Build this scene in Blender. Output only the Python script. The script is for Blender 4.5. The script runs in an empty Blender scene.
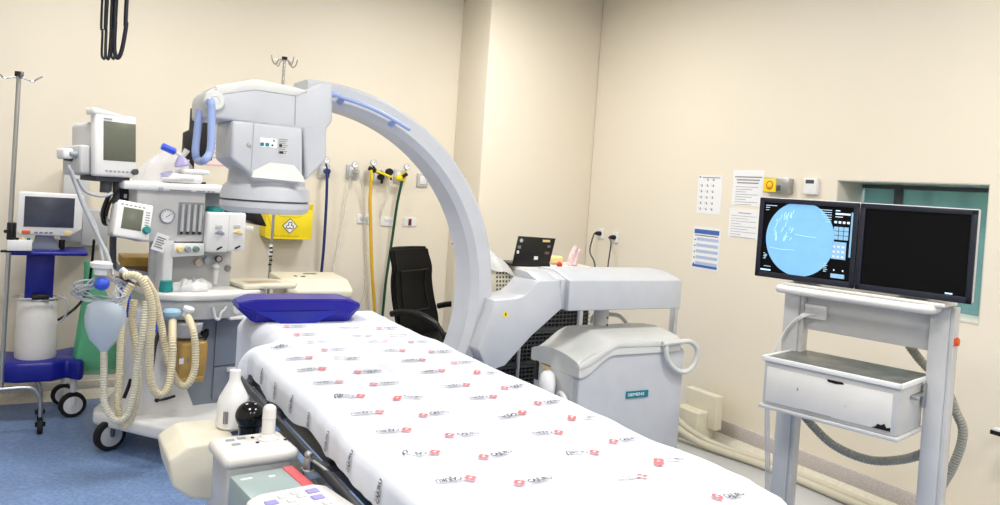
import bpy, bmesh, math, random
from mathutils import Vector, Matrix, noise
random.seed(7)
PI = math.pi
sc = bpy.context.scene
C = sc.collection
# ------------------------------------------------------------------ camera
CAM = Vector((0, 0, 1.6)); FOC = 790.0; PPX, PPY = 500.0, 205.5
psi, phi, rho = math.radians(30.4), math.radians(1.2), math.radians(3.87)
_f0 = Vector((math.sin(psi), math.cos(psi), 0)); _r0 = Vector((math.cos(psi), -math.sin(psi), 0)); _u0 = Vector((0, 0, 1))
_f = _f0 * math.cos(phi) - _u0 * math.sin(phi); _u = _u0 * math.cos(phi) + _f0 * math.sin(phi)
_R = _r0 * math.cos(rho) + _u * math.sin(rho); _U = _u * math.cos(rho) - _r0 * math.sin(rho)
cd = bpy.data.cameras.new('camera'); cam = bpy.data.objects.new('camera', cd); C.objects.link(cam)
m = Matrix((( _R.x, _U.x, -_f.x, CAM.x), (_R.y, _U.y, -_f.y, CAM.y), (_R.z, _U.z, -_f.z, CAM.z), (0, 0, 0, 1)))
cam.matrix_world = m
cd.sensor_width = 36; cd.sensor_fit = 'HORIZONTAL'; cd.lens = FOC / 1000 * 36
cd.shift_x = 0; cd.shift_y = -(252.5 - PPY) / 1000.0; cd.clip_start = 0.05
sc.camera = cam
sc.view_settings.view_transform = 'Standard'; sc.view_settings.look = 'None'
sc.view_settings.gamma = 1; sc.view_settings.use_curve_mapping = False
sc.view_settings.exposure = 0.40
w = bpy.data.worlds.new('world'); sc.world = w; w.use_nodes = True
w.node_tree.nodes['Background'].inputs[0].default_value = (0.9, 0.95, 1, 1)
w.node_tree.nodes['Background'].inputs[1].default_value = 0.3
LIGHT_POWER = 34
LIGHTS = [(0.2, 4.3), (0.2, 1.4), (2.5, 4.3), (2.5, 1.4), (0.2, -0.9), (2.5, -0.9)]   # ceiling troffers (x, y)

def ray(x, y): return _f + _R * ((x - PPX) / FOC) - _U * ((y - PPY) / FOC)

class Fr:
    """upright frame: origin (x,y[,z]) and yaw; px() turns a pixel into (u,z) at local depth v"""
    def __init__(s, o=(0, 0), yaw=0):
        s.o = Vector((o[0], o[1], 0)); s.a = math.radians(yaw)
        s.u = Vector((math.cos(s.a), math.sin(s.a), 0)); s.v = Vector((-math.sin(s.a), math.cos(s.a), 0))
        s.M = Matrix.Translation(s.o) @ Matrix.Rotation(s.a, 4, 'Z')
    def px(s, x, y, v=0):
        d = ray(x, y); t = (v - (CAM - s.o).dot(s.v)) / d.dot(s.v); p = CAM + d * t
        return ((p - s.o).dot(s.u), p.z)
    def p3(s, x, y, v=0):
        u, z = s.px(x, y, v); return (u, v, z)
    def poly(s, pts, v=0): return [s.px(x, y, v) for x, y in pts]
WF = Fr()

# ------------------------------------------------------------------ materials
def lin(c): c = c / 255.0; return c / 12.92 if c <= 0.04045 else ((c + 0.055) / 1.055) ** 2.4
_M = {}
def mat(name, rgb, rough=0.5, metal=0.0, var=0.03, scale=12, bump=0.0, bscale=60, trans=0, alpha=1, emit=0, spec=0.5, coat=0, ior=1.45):
    if name in _M: return _M[name]
    mt = bpy.data.materials.new(name); mt.use_nodes = True; nt = mt.node_tree; b = nt.nodes['Principled BSDF']
    col = (lin(rgb[0]), lin(rgb[1]), lin(rgb[2]), 1)
    tc = nt.nodes.new('ShaderNodeTexCoord')
    nz = nt.nodes.new('ShaderNodeTexNoise'); nz.inputs['Scale'].default_value = scale; nz.inputs['Detail'].default_value = 4
    nt.links.new(tc.outputs['Object'], nz.inputs['Vector'])
    cr = nt.nodes.new('ShaderNodeValToRGB')
    cr.color_ramp.elements[0].position = 0.3; cr.color_ramp.elements[1].position = 0.7
    cr.color_ramp.elements[0].color = tuple(max(0, v * (1 - var)) for v in col[:3]) + (1,)
    cr.color_ramp.elements[1].color = tuple(min(1, v * (1 + var)) for v in col[:3]) + (1,)
    nt.links.new(nz.outputs['Fac'], cr.inputs['Fac']); nt.links.new(cr.outputs['Color'], b.inputs['Base Color'])
    b.inputs['Roughness'].default_value = rough; b.inputs['Metallic'].default_value = metal
    b.inputs['Specular IOR Level'].default_value = spec; b.inputs['Coat Weight'].default_value = coat
    b.inputs['Transmission Weight'].default_value = trans; b.inputs['Alpha'].default_value = alpha; b.inputs['IOR'].default_value = ior
    if emit:
        nt.links.new(cr.outputs['Color'], b.inputs['Emission Color']); b.inputs['Emission Strength'].default_value = emit
    if bump:
        n2 = nt.nodes.new('ShaderNodeTexNoise'); n2.inputs['Scale'].default_value = bscale; n2.inputs['Detail'].default_value = 3
        nt.links.new(tc.outputs['Object'], n2.inputs['Vector'])
        bp = nt.nodes.new('ShaderNodeBump'); bp.inputs['Strength'].default_value = bump; bp.inputs['Distance'].default_value = 0.01
        nt.links.new(n2.outputs['Fac'], bp.inputs['Height']); nt.links.new(bp.outputs['Normal'], b.inputs['Normal'])
    _M[name] = mt; return mt
M_wall = mat('cream_wall_paint', (235, 226, 208), 0.45, var=0.012, scale=1.3, bump=0.06, bscale=25)
M_ceil = mat('ceiling_paint', (225, 222, 212), 0.8)
M_base = mat('speckled_granite', (198, 190, 186), 0.4, var=0.22, scale=160)
M_cove = mat('cream_cove', (214, 208, 192), 0.4, var=0.08, scale=60)
M_white = mat('white_plastic', (232, 232, 232), 0.35)
M_offw = mat('offwhite_plastic', (222, 220, 216), 0.4)
M_lgrey = mat('light_grey_enamel', (196, 197, 198), 0.35)
M_carm = mat('carm_grey_enamel', (188, 191, 197), 0.32)
M_carmw = mat('carm_pale_enamel', (212, 213, 210), 0.35)
M_mgrey = mat('mid_grey_enamel', (150, 156, 166), 0.4)
M_bgrey = mat('blue_grey_enamel', (136, 144, 158), 0.4)
M_dgrey = mat('dark_grey_plastic', (70, 72, 76), 0.45)
M_black = mat('black_plastic', (16, 16, 18), 0.35)
M_blackf = mat('black_leather', (5, 5, 6), 0.55, spec=.2, bump=0.3, bscale=90)
M_rubber = mat('black_rubber', (20, 20, 22), 0.7)
M_chrome = mat('chrome', (200, 200, 202), 0.18, metal=1, var=0.02)
M_steel = mat('brushed_steel', (176, 178, 180), 0.35, metal=1)
M_cream = mat('cream_plastic', (224, 218, 198), 0.4)
M_sheet = mat('white_hospital_sheet', (219, 223, 234), 0.85, var=0.01, bump=0.05, bscale=200)
M_red = mat('logo_red', (226, 110, 112), 0.8)
M_ink = mat('black_ink', (52, 50, 60), 0.8)
M_blue = mat('royal_blue_vinyl', (26, 22, 150), 0.33, var=0.1, bump=0.15, bscale=14)
M_blue2 = mat('bright_blue_vinyl', (50, 62, 200), 0.35, var=0.08)
M_navy = mat('navy_cart_paint', (20, 28, 140), 0.35)
M_hblue = mat('pale_blue_handle', (150, 168, 214), 0.35)
M_teal = mat('teal_plastic', (20, 130, 130), 0.4)
M_tealsign = mat('teal_sign', (0, 122, 138), 0.4, var=0.01)
M_yellow = mat('yellow_card', (240, 216, 30), 0.6)
M_yhose = mat('yellow_hose', (222, 178, 40), 0.45)
M_bhose = mat('navy_hose', (36, 48, 110), 0.45)
M_ghose = mat('dark_green_hose', (16, 74, 50), 0.45)
M_clear = mat('clear_tube', (228, 226, 222), 0.2, alpha=0.45)
M_film = mat('clear_plastic_film', (222, 224, 236), 0.12, alpha=0.28, bump=0.4, bscale=30)
M_corr = mat('beige_corrugated_hose', (222, 210, 178), 0.5)
M_greyh = mat('grey_hose', (158, 158, 148), 0.6, bump=0.2, bscale=90)
M_beigeh = mat('beige_cable', (198, 192, 172), 0.55)
M_cable = mat('grey_cable', (176, 180, 188), 0.5)
M_bag = mat('pale_blue_bag', (196, 208, 220), 0.4, alpha=0.92)
M_green = mat('green_plastic_bag', (84, 190, 140), 0.35, alpha=0.72, bump=0.5, bscale=18)
M_amber = mat('amber_plastic', (186, 150, 82), 0.35, var=0.15)
M_gold = mat('golden_metal', (190, 152, 70), 0.4, metal=0.3, var=0.2)
M_scr = mat('olive_lcd', (100, 104, 90), 0.3)
M_scrd = mat('dark_lcd', (66, 70, 84), 0.25, var=0.25, scale=9)
M_screenb = mat('lit_screen_blue', (118, 172, 216), 0.3, emit=0.42, var=0.04, scale=18)
M_scrk = mat('black_screen_glass', (4, 4, 6), 0.5, spec=.15)
M_bez = mat('navy_black_bezel', (22, 26, 40), 0.4)
M_glow = mat('screen_text_glow', (190, 220, 240), 0.3, emit=0.7)
M_paper = mat('white_paper', (238, 238, 240), 0.8, var=0.005)
M_print = mat('grey_print', (130, 130, 136), 0.8)
M_pblue = mat('blue_print', (70, 104, 176), 0.8)
M_pblue2 = mat('pale_blue_print', (178, 194, 222), 0.8)
M_orange = mat('orange_plastic', (226, 96, 40), 0.5)
M_redd = mat('red_plastic', (196, 36, 44), 0.45)
M_rubrot = mat('maroon_switch', (110, 20, 26), 0.4)
M_purple = mat('purple_keypad', (148, 140, 196), 0.5)
M_cgreen = mat('grey_green_enamel', (150, 166, 166), 0.35)
M_stripe = mat('coral_stripe', (214, 92, 100), 0.5)
M_wheelg = mat('grey_wheel_hub', (196, 198, 202), 0.4)
M_shelfv = mat('worn_steel_shelf', (120, 120, 116), 0.4, metal=0.5, var=0.3, scale=14)
M_latex = mat('blue_elastic', (60, 90, 220), 0.4)
M_pale = mat('pale_blue_plastic', (160, 196, 220), 0.4)
M_jamb = mat('window_jamb', (206, 202, 190), 0.5)
M_ctl = mat('control_room_teal_wall', (112, 160, 176), 0.7)
M_ctl2 = mat('control_room_green_curtain', (118, 166, 140), 0.8)
M_glass = mat('tinted_window_glass', (150, 200, 206), 0.05, alpha=0.35)
M_tan = mat('tan_mat', (190, 170, 150), 0.6)
M_pink = mat('patterned_pink_cloth', (226, 198, 200), 0.8, var=0.25, scale=120)
M_ylid = mat('soft_yellow', (240, 214, 150), 0.6)
# floor vinyl with speckle
M_floor = mat('blue_vinyl_floor', (118, 144, 188), 0.38, var=0.06, scale=3)
def _speck(mt):
    nt = mt.node_tree; b = nt.nodes['Principled BSDF']; src = b.inputs['Base Color'].links[0].from_socket
    tc = nt.nodes['Texture Coordinate'] if 'Texture Coordinate' in nt.nodes else [n for n in nt.nodes if n.type == 'TEX_COORD'][0]
    v = nt.nodes.new('ShaderNodeTexVoronoi'); v.inputs['Scale'].default_value = 60
    nt.links.new(tc.outputs['Object'], v.inputs['Vector'])
    mx = nt.nodes.new('ShaderNodeMix'); mx.data_type = 'RGBA'; mx.blend_type = 'SOFT_LIGHT'; mx.inputs[0].default_value = 0.35
    nt.links.new(src, mx.inputs[6]); nt.links.new(v.outputs['Distance'], mx.inputs[7]); nt.links.new(mx.outputs[2], b.inputs['Base Color'])
_speck(M_floor)

# ------------------------------------------------------------------ mesh builder
def crom(pts, n=8, closed=False):
    P = [Vector(p) for p in pts]; out = []; L = len(P)
    if L < 3 or n <= 1: return P
    rng = range(L if closed else L - 1)
    for i in rng:
        if closed: a, b, c, d = P[(i - 1) % L], P[i], P[(i + 1) % L], P[(i + 2) % L]
        else: a, b, c, d = P[max(i - 1, 0)], P[i], P[i + 1], P[min(i + 2, L - 1)]
        for k in range(n):
            t = k / n
            out.append(0.5 * ((2 * b) + (c - a) * t + (2 * a - 5 * b + 4 * c - d) * t * t + (3 * b - a - 3 * c + d) * t ** 3))
    if not closed: out.append(P[-1])
    return out

class MB:
    def __init__(s, fr=WF, mt=None, T=None):
        s.bm = bmesh.new(); s.fr = fr; s.mats = []; s.ci = 0; s.T = T
        if mt: s.m(mt)
    def m(s, mt):
        if mt not in s.mats: s.mats.append(mt)
        s.ci = s.mats.index(mt); return s
    def _in(s, t, T=None):
        vm = {}
        for v in t.verts:
            co = v.co.copy()
            if T is not None: co = T @ co
            if s.T is not None: co = s.T @ co
            vm[v] = s.bm.verts.new(co)
        for f in t.faces:
            try: nf = s.bm.faces.new([vm[v] for v in f.verts])
            except ValueError: continue
            nf.material_index = s.ci
        t.free(); return s
    def box(s, a, b, bev=0.0, seg=2, T=None):
        t = bmesh.new(); bmesh.ops.create_cube(t, size=1)
        a, b = Vector(a), Vector(b); lo = Vector(map(min, a, b)); hi = Vector(map(max, a, b)); c = (lo + hi) / 2; d = hi - lo
        for v in t.verts: v.co = Vector((v.co.x * d.x, v.co.y * d.y, v.co.z * d.z)) + c
        if bev: bmesh.ops.bevel(t, geom=t.edges[:], offset=min(bev, min(d) * 0.49), segments=seg, affect='EDGES', profile=0.5)
        return s._in(t, T)
    def prism(s, poly, v0, v1, bev=0.0, seg=2, plane='xz', T=None):
        t = bmesh.new()
        def mk(p, d):
            if plane == 'xz': return (p[0], d, p[1])
            if plane == 'xy': return (p[0], p[1], d)
            return (d, p[0], p[1])
        A = [t.verts.new(mk(p, v0)) for p in poly]; B = [t.verts.new(mk(p, v1)) for p in poly]; n = len(poly)
        t.faces.new(A); t.faces.new(B[::-1])
        for i in range(n): t.faces.new((A[i], B[i], B[(i + 1) % n], A[(i + 1) % n]))
        bmesh.ops.recalc_face_normals(t, faces=t.faces[:])
        if bev:
            es = [e for e in t.edges if len(e.link_faces) == 2 and e.calc_face_angle(0) > 0.3]
            bmesh.ops.bevel(t, geom=es, offset=bev, segments=seg, affect='EDGES', profile=0.5, clamp_overlap=True)
        return s._in(t, T)
    def tube(s, pts, r, seg=10, sm=8, closed=False, corr=None, cap=True):
        P = crom(pts, sm, closed)
        if corr:  # resample evenly: two rings per rib
            Q = [P[0]]; acc = 0; step = corr / 2
            for a, b in zip(P, P[1:]):
                L = (b - a).length
                if L < 1e-9: continue
                d = step - acc
                while d <= L: Q.append(a + (b - a) * (d / L)); d += step
                acc = (acc + L) % step if True else 0
            P = Q
        t = bmesh.new(); rings = []; up = None; n = len(P)
        for i, p in enumerate(P):
            if closed: tg = P[(i + 1) % n] - P[i - 1]
            else: tg = P[min(i + 1, n - 1)] - P[max(i - 1, 0)]
            if tg.length < 1e-9: tg = Vector((0, 0, 1))
            tg.normalize()
            if up is None: up = tg.orthogonal().normalized()
            else:
                up = up - tg * up.dot(tg)
                up = up.normalized() if up.length > 1e-6 else tg.orthogonal().normalized()
            sd = tg.cross(up)
            rr = (r(i / (n - 1)) if callable(r) else r)
            if corr: rr *= 1.0 if i % 2 else 0.84
            rings.append([t.verts.new(p + (up * math.cos(2 * PI * k / seg) + sd * math.sin(2 * PI * k / seg)) * rr) for k in range(seg)])
        for i in range(n if closed else n - 1):
            A, B = rings[i], rings[(i + 1) % n]
            for k in range(seg): t.faces.new((A[k], A[(k + 1) % seg], B[(k + 1) % seg], B[k]))
        if cap and not closed:
            t.faces.new(rings[0][::-1]); t.faces.new(rings[-1])
        return s._in(t)
    def cyl(s, p0, p1, r0, r1=None, seg=24, bev=0.0):
        p0, p1 = Vector(p0), Vector(p1); r1 = r0 if r1 is None else r1; L = (p1 - p0).length
        prof = [(0, 0), (r0, 0), (r1, L), (0, L)] if not bev else [(0, 0), (r0 - bev, 0), (r0 - bev * .3, bev * .3), (r0, bev), (r1, L - bev), (r1 - bev * .3, L - bev * .3), (r1 - bev, L), (0, L)]
        return s.lathe(prof, p0, p1 - p0, seg)
    def lathe(s, prof, c, ax=(0, 0, 1), seg=24, sx=1, sy=1):
        t = bmesh.new(); ax = Vector(ax).normalized(); q = Vector((0, 0, 1)).rotation_difference(ax).to_matrix().to_4x4()
        T = Matrix.Translation(Vector(c)) @ q; rings = []
        for r, z in prof:
            if r < 1e-7: rings.append([t.verts.new((0, 0, z))])
            else: rings.append([t.verts.new((r * sx * math.cos(2 * PI * k / seg), r * sy * math.sin(2 * PI * k / seg), z)) for k in range(seg)])
        for A, B in zip(rings, rings[1:]):
            if len(A) == 1 and len(B) == 1: continue
            for k in range(seg):
                k2 = (k + 1) % seg
                if len(A) == 1: t.faces.new((A[0], B[k2], B[k]))
                elif len(B) == 1: t.faces.new((A[k], A[k2], B[0]))
                else: t.faces.new((A[k], A[k2], B[k2], B[k]))
        return s._in(t, T)
    def ball(s, c, r, sc=(1, 1, 1), seg=20):
        t = bmesh.new(); bmesh.ops.create_uvsphere(t, u_segments=seg, v_segments=seg // 2 + 2, radius=r)
        return s._in(t, Matrix.Translation(Vector(c)) @ Matrix.Diagonal((*sc, 1)))
    def grid(s, fn, nu, nv, thick=0.0):
        t = bmesh.new(); G = [[t.verts.new(fn(i / nu, j / nv)) for j in range(nv + 1)] for i in range(nu + 1)]
        for i in range(nu):
            for j in range(nv): t.faces.new((G[i][j], G[i + 1][j], G[i + 1][j + 1], G[i][j + 1]))
        if thick: bmesh.ops.solidify(t, geom=t.faces[:], thickness=thick)
        return s._in(t)
    def text(s, body, size, T, depth=0.0005, fn=None, bold=False):
        cu = bpy.data.curves.new('txt', 'FONT'); cu.body = body; cu.size = size; cu.extrude = depth; cu.align_x = 'LEFT'; cu.align_y = 'CENTER'; cu.resolution_u = 2
        if bold: cu.offset = size * 0.035
        ob = bpy.data.objects.new('txt', cu); C.objects.link(ob)
        dg = bpy.context.evaluated_depsgraph_get(); me = bpy.data.meshes.new_from_object(ob.evaluated_get(dg))
        t = bmesh.new(); t.from_mesh(me)
        bpy.data.objects.remove(ob); bpy.data.curves.remove(cu); bpy.data.meshes.remove(me)
        if fn:
            for v in t.verts: v.co = fn(T @ v.co)
            return s._in(t)
        return s._in(t, T)
    def build(s, name, parent=None, label=None, cat=None, group=None, kind=None, flat=False, ang=38):
        bmesh.ops.recalc_face_normals(s.bm, faces=s.bm.faces[:])
        for f in s.bm.faces: f.smooth = not flat
        lim = math.radians(ang)
        for e in s.bm.edges: e.smooth = not (len(e.link_faces) == 2 and e.calc_face_angle(0) > lim)
        W = s.fr.M
        if parent is None:
            xs = [v.co for v in s.bm.verts]
            lo = Vector([min(v[i] for v in xs) for i in range(3)]); hi = Vector([max(v[i] for v in xs) for i in range(3)])
            o = Vector(((lo.x + hi.x) / 2, (lo.y + hi.y) / 2, lo.z)); OM = W @ Matrix.Translation(o)
        else: OM = WM[parent.name]
        s.bm.transform(OM.inverted() @ W)
        if parent is not None:   # give the part an origin of its own
            xs = [v.co for v in s.bm.verts]
            lo = Vector([min(v[i] for v in xs) for i in range(3)]); hi = Vector([max(v[i] for v in xs) for i in range(3)])
            o = (lo + hi) / 2; s.bm.transform(Matrix.Translation(-o)); loc = Matrix.Translation(o)
        me = bpy.data.meshes.new(name); s.bm.to_mesh(me); s.bm.free()
        for mt in s.mats: me.materials.append(mt)
        ob = bpy.data.objects.new(name, me); C.objects.link(ob)
        if parent is not None:
            ob.parent = parent; ob.matrix_parent_inverse = Matrix.Identity(4); ob.matrix_basis = loc; WM[ob.name] = OM @ loc
        else: ob.matrix_world = OM; WM[ob.name] = OM
        tag(ob, label, cat, group, kind); return ob
WM = {}
def tag(o, label=None, cat=None, group=None, kind=None):
    if label: o['label'] = label
    if cat: o['category'] = cat
    if group: o['group'] = group
    if kind: o['kind'] = kind
    return o
def thing(name, fr, loc, label, cat, group=None):
    """Empty at the thing's base; loc in the frame's local coordinates"""
    o = bpy.data.objects.new(name, None); C.objects.link(o); o.empty_display_size = 0.1
    Mx = fr.M @ Matrix.Translation(Vector(loc)); o.matrix_world = Mx; WM[o.name] = Mx
    return tag(o, label, cat, group)
def arc(c, r, a0, a1, n, sy=1):
    return [(c[0] + r * math.cos(math.radians(a0 + (a1 - a0) * i / n)), c[1] + r * sy * math.sin(math.radians(a0 + (a1 - a0) * i / n))) for i in range(n + 1)]
def rrect(x0, z0, x1, z1, r, n=4):
    return arc((x1 - r, z1 - r), r, 0, 90, n) + arc((x0 + r, z1 - r), r, 90, 180, n) + arc((x0 + r, z0 + r), r, 180, 270, n) + arc((x1 - r, z0 + r), r, 270, 360, n)
def RX(a): return Matrix.Rotation(math.radians(a), 4, 'X')
def RZ(a): return Matrix.Rotation(math.radians(a), 4, 'Z')
def TR(x, y, z): return Matrix.Translation((x, y, z))
def caster(mbfr, parent, x, y, r, wd=0.03, yaw=0, hub=M_wheelg, fork=M_offw, top=None):
    """twin-wheel style castor: tyre with hub as sub-part, and fork"""
    a = math.radians(yaw); ax = Vector((math.cos(a + PI / 2), math.sin(a + PI / 2), 0)); c = Vector((x, y, r))
    t = MB(mbfr, M_rubber); t.lathe([(r * .7, -wd / 2), (r * .93, -wd / 2), (r, -wd * .3), (r, wd * .3), (r * .93, wd / 2), (r * .7, wd / 2), (r * .7, -wd / 2)], c, ax, 28)
    w_ = t.build('castor', parent)
    h = MB(mbfr, hub); h.lathe([(0, -wd * .56), (r * .3, -wd * .56), (r * .72, -wd * .48), (r * .72, wd * .48), (r * .3, wd * .56), (0, wd * .56)], c, ax, 24); h.build('wheel_hub', w_)
    f = MB(mbfr, fork); hh = top or r * 2.15
    d = Vector((math.cos(a), math.sin(a), 0))
    f.cyl(c + Vector((0, 0, r * 1.03)), Vector((x, y, hh)), r * .25, seg=14)
    for sgn in (1, -1):
        o = ax * (wd * .75 * sgn)
        f.tube([c + o, c + o + Vector((0, 0, r * .6)), Vector((x, y, r * 1.12)) + o * .6], r * .13, 8, 4)
    f.build('castor_fork', w_)
    return w_

# ================================================================== SETTING
XR, YB, ZC, XL, YF = 4.12, 6.0, 3.31, -1.9, -2.2
MB(WF, M_floor).box((XL - .2, YF - .2, -.1), (XR + .3, YB + .2, 0)).build('floor', kind='structure')
MB(WF, M_ceil).box((XL - .2, YF - .2, ZC), (XR + .3, YB + .2, ZC + .1)).build('ceiling', kind='structure')
MB(WF, M_wall).box((XL - .2, YB, 0), (XR + .3, YB + .2, ZC)).build('wall_back', kind='structure')
MB(WF, M_wall).box((XL - .2, YF, 0), (XL, YB, ZC)).build('wall_left', kind='structure')
MB(WF, M_wall).box((XL - .2, YF - .2, 0), (XR + .3, YF, ZC)).build('wall_front', kind='structure')
wy0, wy1, wz0, wz1 = 2.185, 3.065, 1.083, 1.79
b = MB(WF, M_wall)
b.box((XR, YF, 0), (XR + .26, YB, wz0)).box((XR, YF, wz1), (XR + .26, YB, ZC)).box((XR, YF, wz0), (XR + .26, wy0, wz1)).box((XR, wy1, wz0), (XR + .26, YB, wz1))
b.build('wall_right', kind='structure')
MB(WF, M_wall).box((3.03, 5.5, 0), (XR, YB, ZC), .012, 3).build('wall_column', kind='structure')
# window lining, glass, mullion
win = thing('window_1', WF, (XR + .13, (wy0 + wy1) / 2, wz0), None, None); win['kind'] = 'structure'
b = MB(WF, M_jamb)
b.box((XR + .002, wy1 - .006, wz0), (XR + .262, wy1 + .006, wz1), .001).box((XR + .002, wy0 - .006, wz0), (XR + .262, wy0 + .006, wz1), .001)
b.box((XR + .002, wy0, wz1 - .006), (XR + .262, wy1, wz1 + .006), .001).box((XR - .002, wy0, wz0 - .006), (XR + .262, wy1, wz0 + .008), .002)
b.build('window_frame', win)
b = MB(WF, M_glass); b.box((XR + .245, wy0 + .01, wz0 + .01), (XR + .25, wy1 - .01, wz1 - .01)); b.build('window_glass', win)
b = MB(WF, M_dgrey); b.box((XR + .225, 2.80, wz0 + .01), (XR + .262, 2.845, wz1 - .01), .004).box((XR + .23, wy0 + .01, wz1 - .035), (XR + .262, wy1 - .01, wz1 - .012), .003); b.build('window_mullion', win)
# control room beyond the glass
b = MB(WF, M_ctl); b.box((6.1, .4, 0), (6.2, 5.5, 2.8)).box((XR + .3, .35, 0), (6.2, .4, 2.8)).box((XR + .3, 5.5, 0), (6.2, 5.55, 2.8)); b.build('wall_control_room', kind='structure')
MB(WF, M_ceil).box((XR + .3, .35, 2.8), (6.2, 5.55, 2.9)).build('ceiling_control_room', kind='structure')
MB(WF, M_floor).box((XR + .3, .35, -.1), (6.2, 5.55, 0)).build('floor_control_room', kind='structure')
b = MB(WF, M_ctl2)
b.grid(lambda s, t: Vector((5.7 + .03 * math.sin(s * 50), 2.9 + 2.2 * s, .6 + 1.9 * t)), 120, 2, .004)
b.build('curtain', label='pale green curtain hanging in the room beyond the window', cat='curtain')
# baseboards
b = MB(WF, M_base); b.box((XR - .02, YF, .035), (XR, 5.47, .13), .004)
b.m(M_cove); b.prism([(XR, .04), (XR - .02, .04)] + [(XR - .075 + .055 * math.cos(math.radians(90 - a)) * 0 - 0 + .055 * (1 - math.cos(math.radians(a))) * 0 + .055 * math.sin(math.radians(a)) * 1.0 * 0 + (.055 - .055 * math.sin(math.radians(a))) , .005 + .055 * (1 - math.cos(math.radians(a)))) for a in (90, 60, 30, 0)][0:0] + [(XR - .045, .03), (XR - .065, .015), (XR - .085, .006), (XR - .1, 0), (XR, 0)], YF, 5.47, plane='xz')
b.build('baseboard_right', kind='structure')
b = MB(WF, M_cove); b.box((XL, YB - .018, .05), (3.03, YB, .11), .004).prism([(YB, .055), (YB - .018, .055), (YB - .035, .03), (YB - .06, .008), (YB - .08, 0), (YB, 0)], XL, 3.03, plane='yz')
b.build('baseboard_back', kind='structure')
# ceiling lamps
def mk_lamp(i, x, y):
    t = thing('ceiling_light', WF, (x, y, ZC - .05), 'square ceiling light panel above ' + ('the anaesthesia machine', 'the left end of the joystick console', 'the black office chair', 'the near end of the operating table', 'the left side behind the camera', 'the right side behind the camera')[i] + ', out of the picture', 'light', 'ceiling light panels')
    b = MB(WF, M_white); b.box((x - .34, y - .34, ZC - .05), (x - .3, y + .34, ZC), .004).box((x + .3, y - .34, ZC - .05), (x + .34, y + .34, ZC), .004).box((x - .3, y - .34, ZC - .05), (x + .3, y - .3, ZC), .004).box((x - .3, y + .3, ZC - .05), (x + .3, y + .34, ZC), .004)
    b.build('frame', t)
    l = bpy.data.lights.new('panel_lamp', 'AREA'); l.shape = 'SQUARE'; l.size = .58; l.energy = LIGHT_POWER; l.color = (1, .985, .96)
    o = bpy.data.objects.new('panel_lamp', l); C.objects.link(o); o.parent = t; o.location = (0, 0, .02)
for i, (x, y) in enumerate(LIGHTS): mk_lamp(i, x, y)
l = bpy.data.lights.new('control_room_lamp', 'AREA'); l.shape = 'SQUARE'; l.size = 1.0; l.energy = 30; l.color = (.85, 1, 1)
o = bpy.data.objects.new('control_room_lamp', l); C.objects.link(o); o.location = (5.3, 2.6, 2.78)

# ================================================================== OPERATING TABLE
TZ = .95; TX0, TX1, TY0, TY1 = .70, 1.50, 1.20, 3.74
tb = thing('surgical_table', WF, (1.1, 2.2, 0), 'radiolucent operating table under a white printed sheet, seen in the foreground', 'operating table')
b = MB(WF, M_blackf); b.prism([(.735, 1.26), (1.22, 1.26), (1.40, 1.45), (1.465, 1.7), (1.465, 3.68), (.93, 3.68), (.90, 3.2), (.735, 2.95)], .865, .926, .012, 3, 'xy'); b.build('mattress', tb)
b = MB(WF, M_black); b.prism([(.73, 1.25), (1.47, 1.25), (1.47, 3.66), (.93, 3.66), (.90, 3.2), (.73, 2.95)], .80, .862, .006, 2, 'xy'); b.build('tabletop_board', tb, 'black board under the mattress')
for x in (.672, 1.51):
    b = MB(WF, M_dgrey); b.box((x, 1.35, .822), (x + .012, 2.95, .85), .003)
    for y in (1.5, 2.0, 2.5, 2.9): b.box((min(x, 1.46) if x > 1 else x, y - .02, .826), (x + .07 if x < 1 else x + .01, y + .02, .845), .002)
    b.build('side_rail', tb)
b = MB(WF, M_lgrey); b.box((.92, 1.55, .06), (1.28, 2.15, .80), .03, 3); b.build('pedestal', tb)
b = MB(WF, M_lgrey); b.box((.80, 1.35, .02), (1.40, 2.45, .10), .03, 3); b.build('base', tb)
b = MB(WF, M_steel); b.cyl((.655, 2.03, .81), (.655, 2.03, .855), .012, bev=.003).box((.64, 2.012, .80), (.69, 2.048, .825), .004).ball((.655, 2.03, .862), .011).tube([(.66, 2.03, .85), (.672, 1.97, .848), (.68, 1.92, .845)], .0045, 8, 4); b.build('rail_clamp', tb, 'small steel clamp on the rail')
b = MB(WF, M_black); kx, ky = .60, 2.46; b.m(mat('glossy_black', (10, 10, 11), .12)).ball((kx, ky, .85), .044).cyl((kx, ky, .77), (kx, ky, .82), .028, .034).box((kx, ky - .015, .815), (.69, ky + .015, .84), .003); b.build('clamp_knob', tb, 'black ball knob clamped to the rail')
b = MB(WF, M_cream)
hs = WF.poly([(189, 446), (168, 460), (173, 488), (190, 499), (236, 503), (238, 441)], 2.54)
b.prism(hs, 2.54, 2.80, .010, 3); b.build('drive_housing', tb, 'cream drive housing beside the controls')
b = MB(WF, M_cream); b.box((.55, 2.58, .60), (.80, 2.76, .70), .02); b.build('housing_arm', tb)

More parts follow.
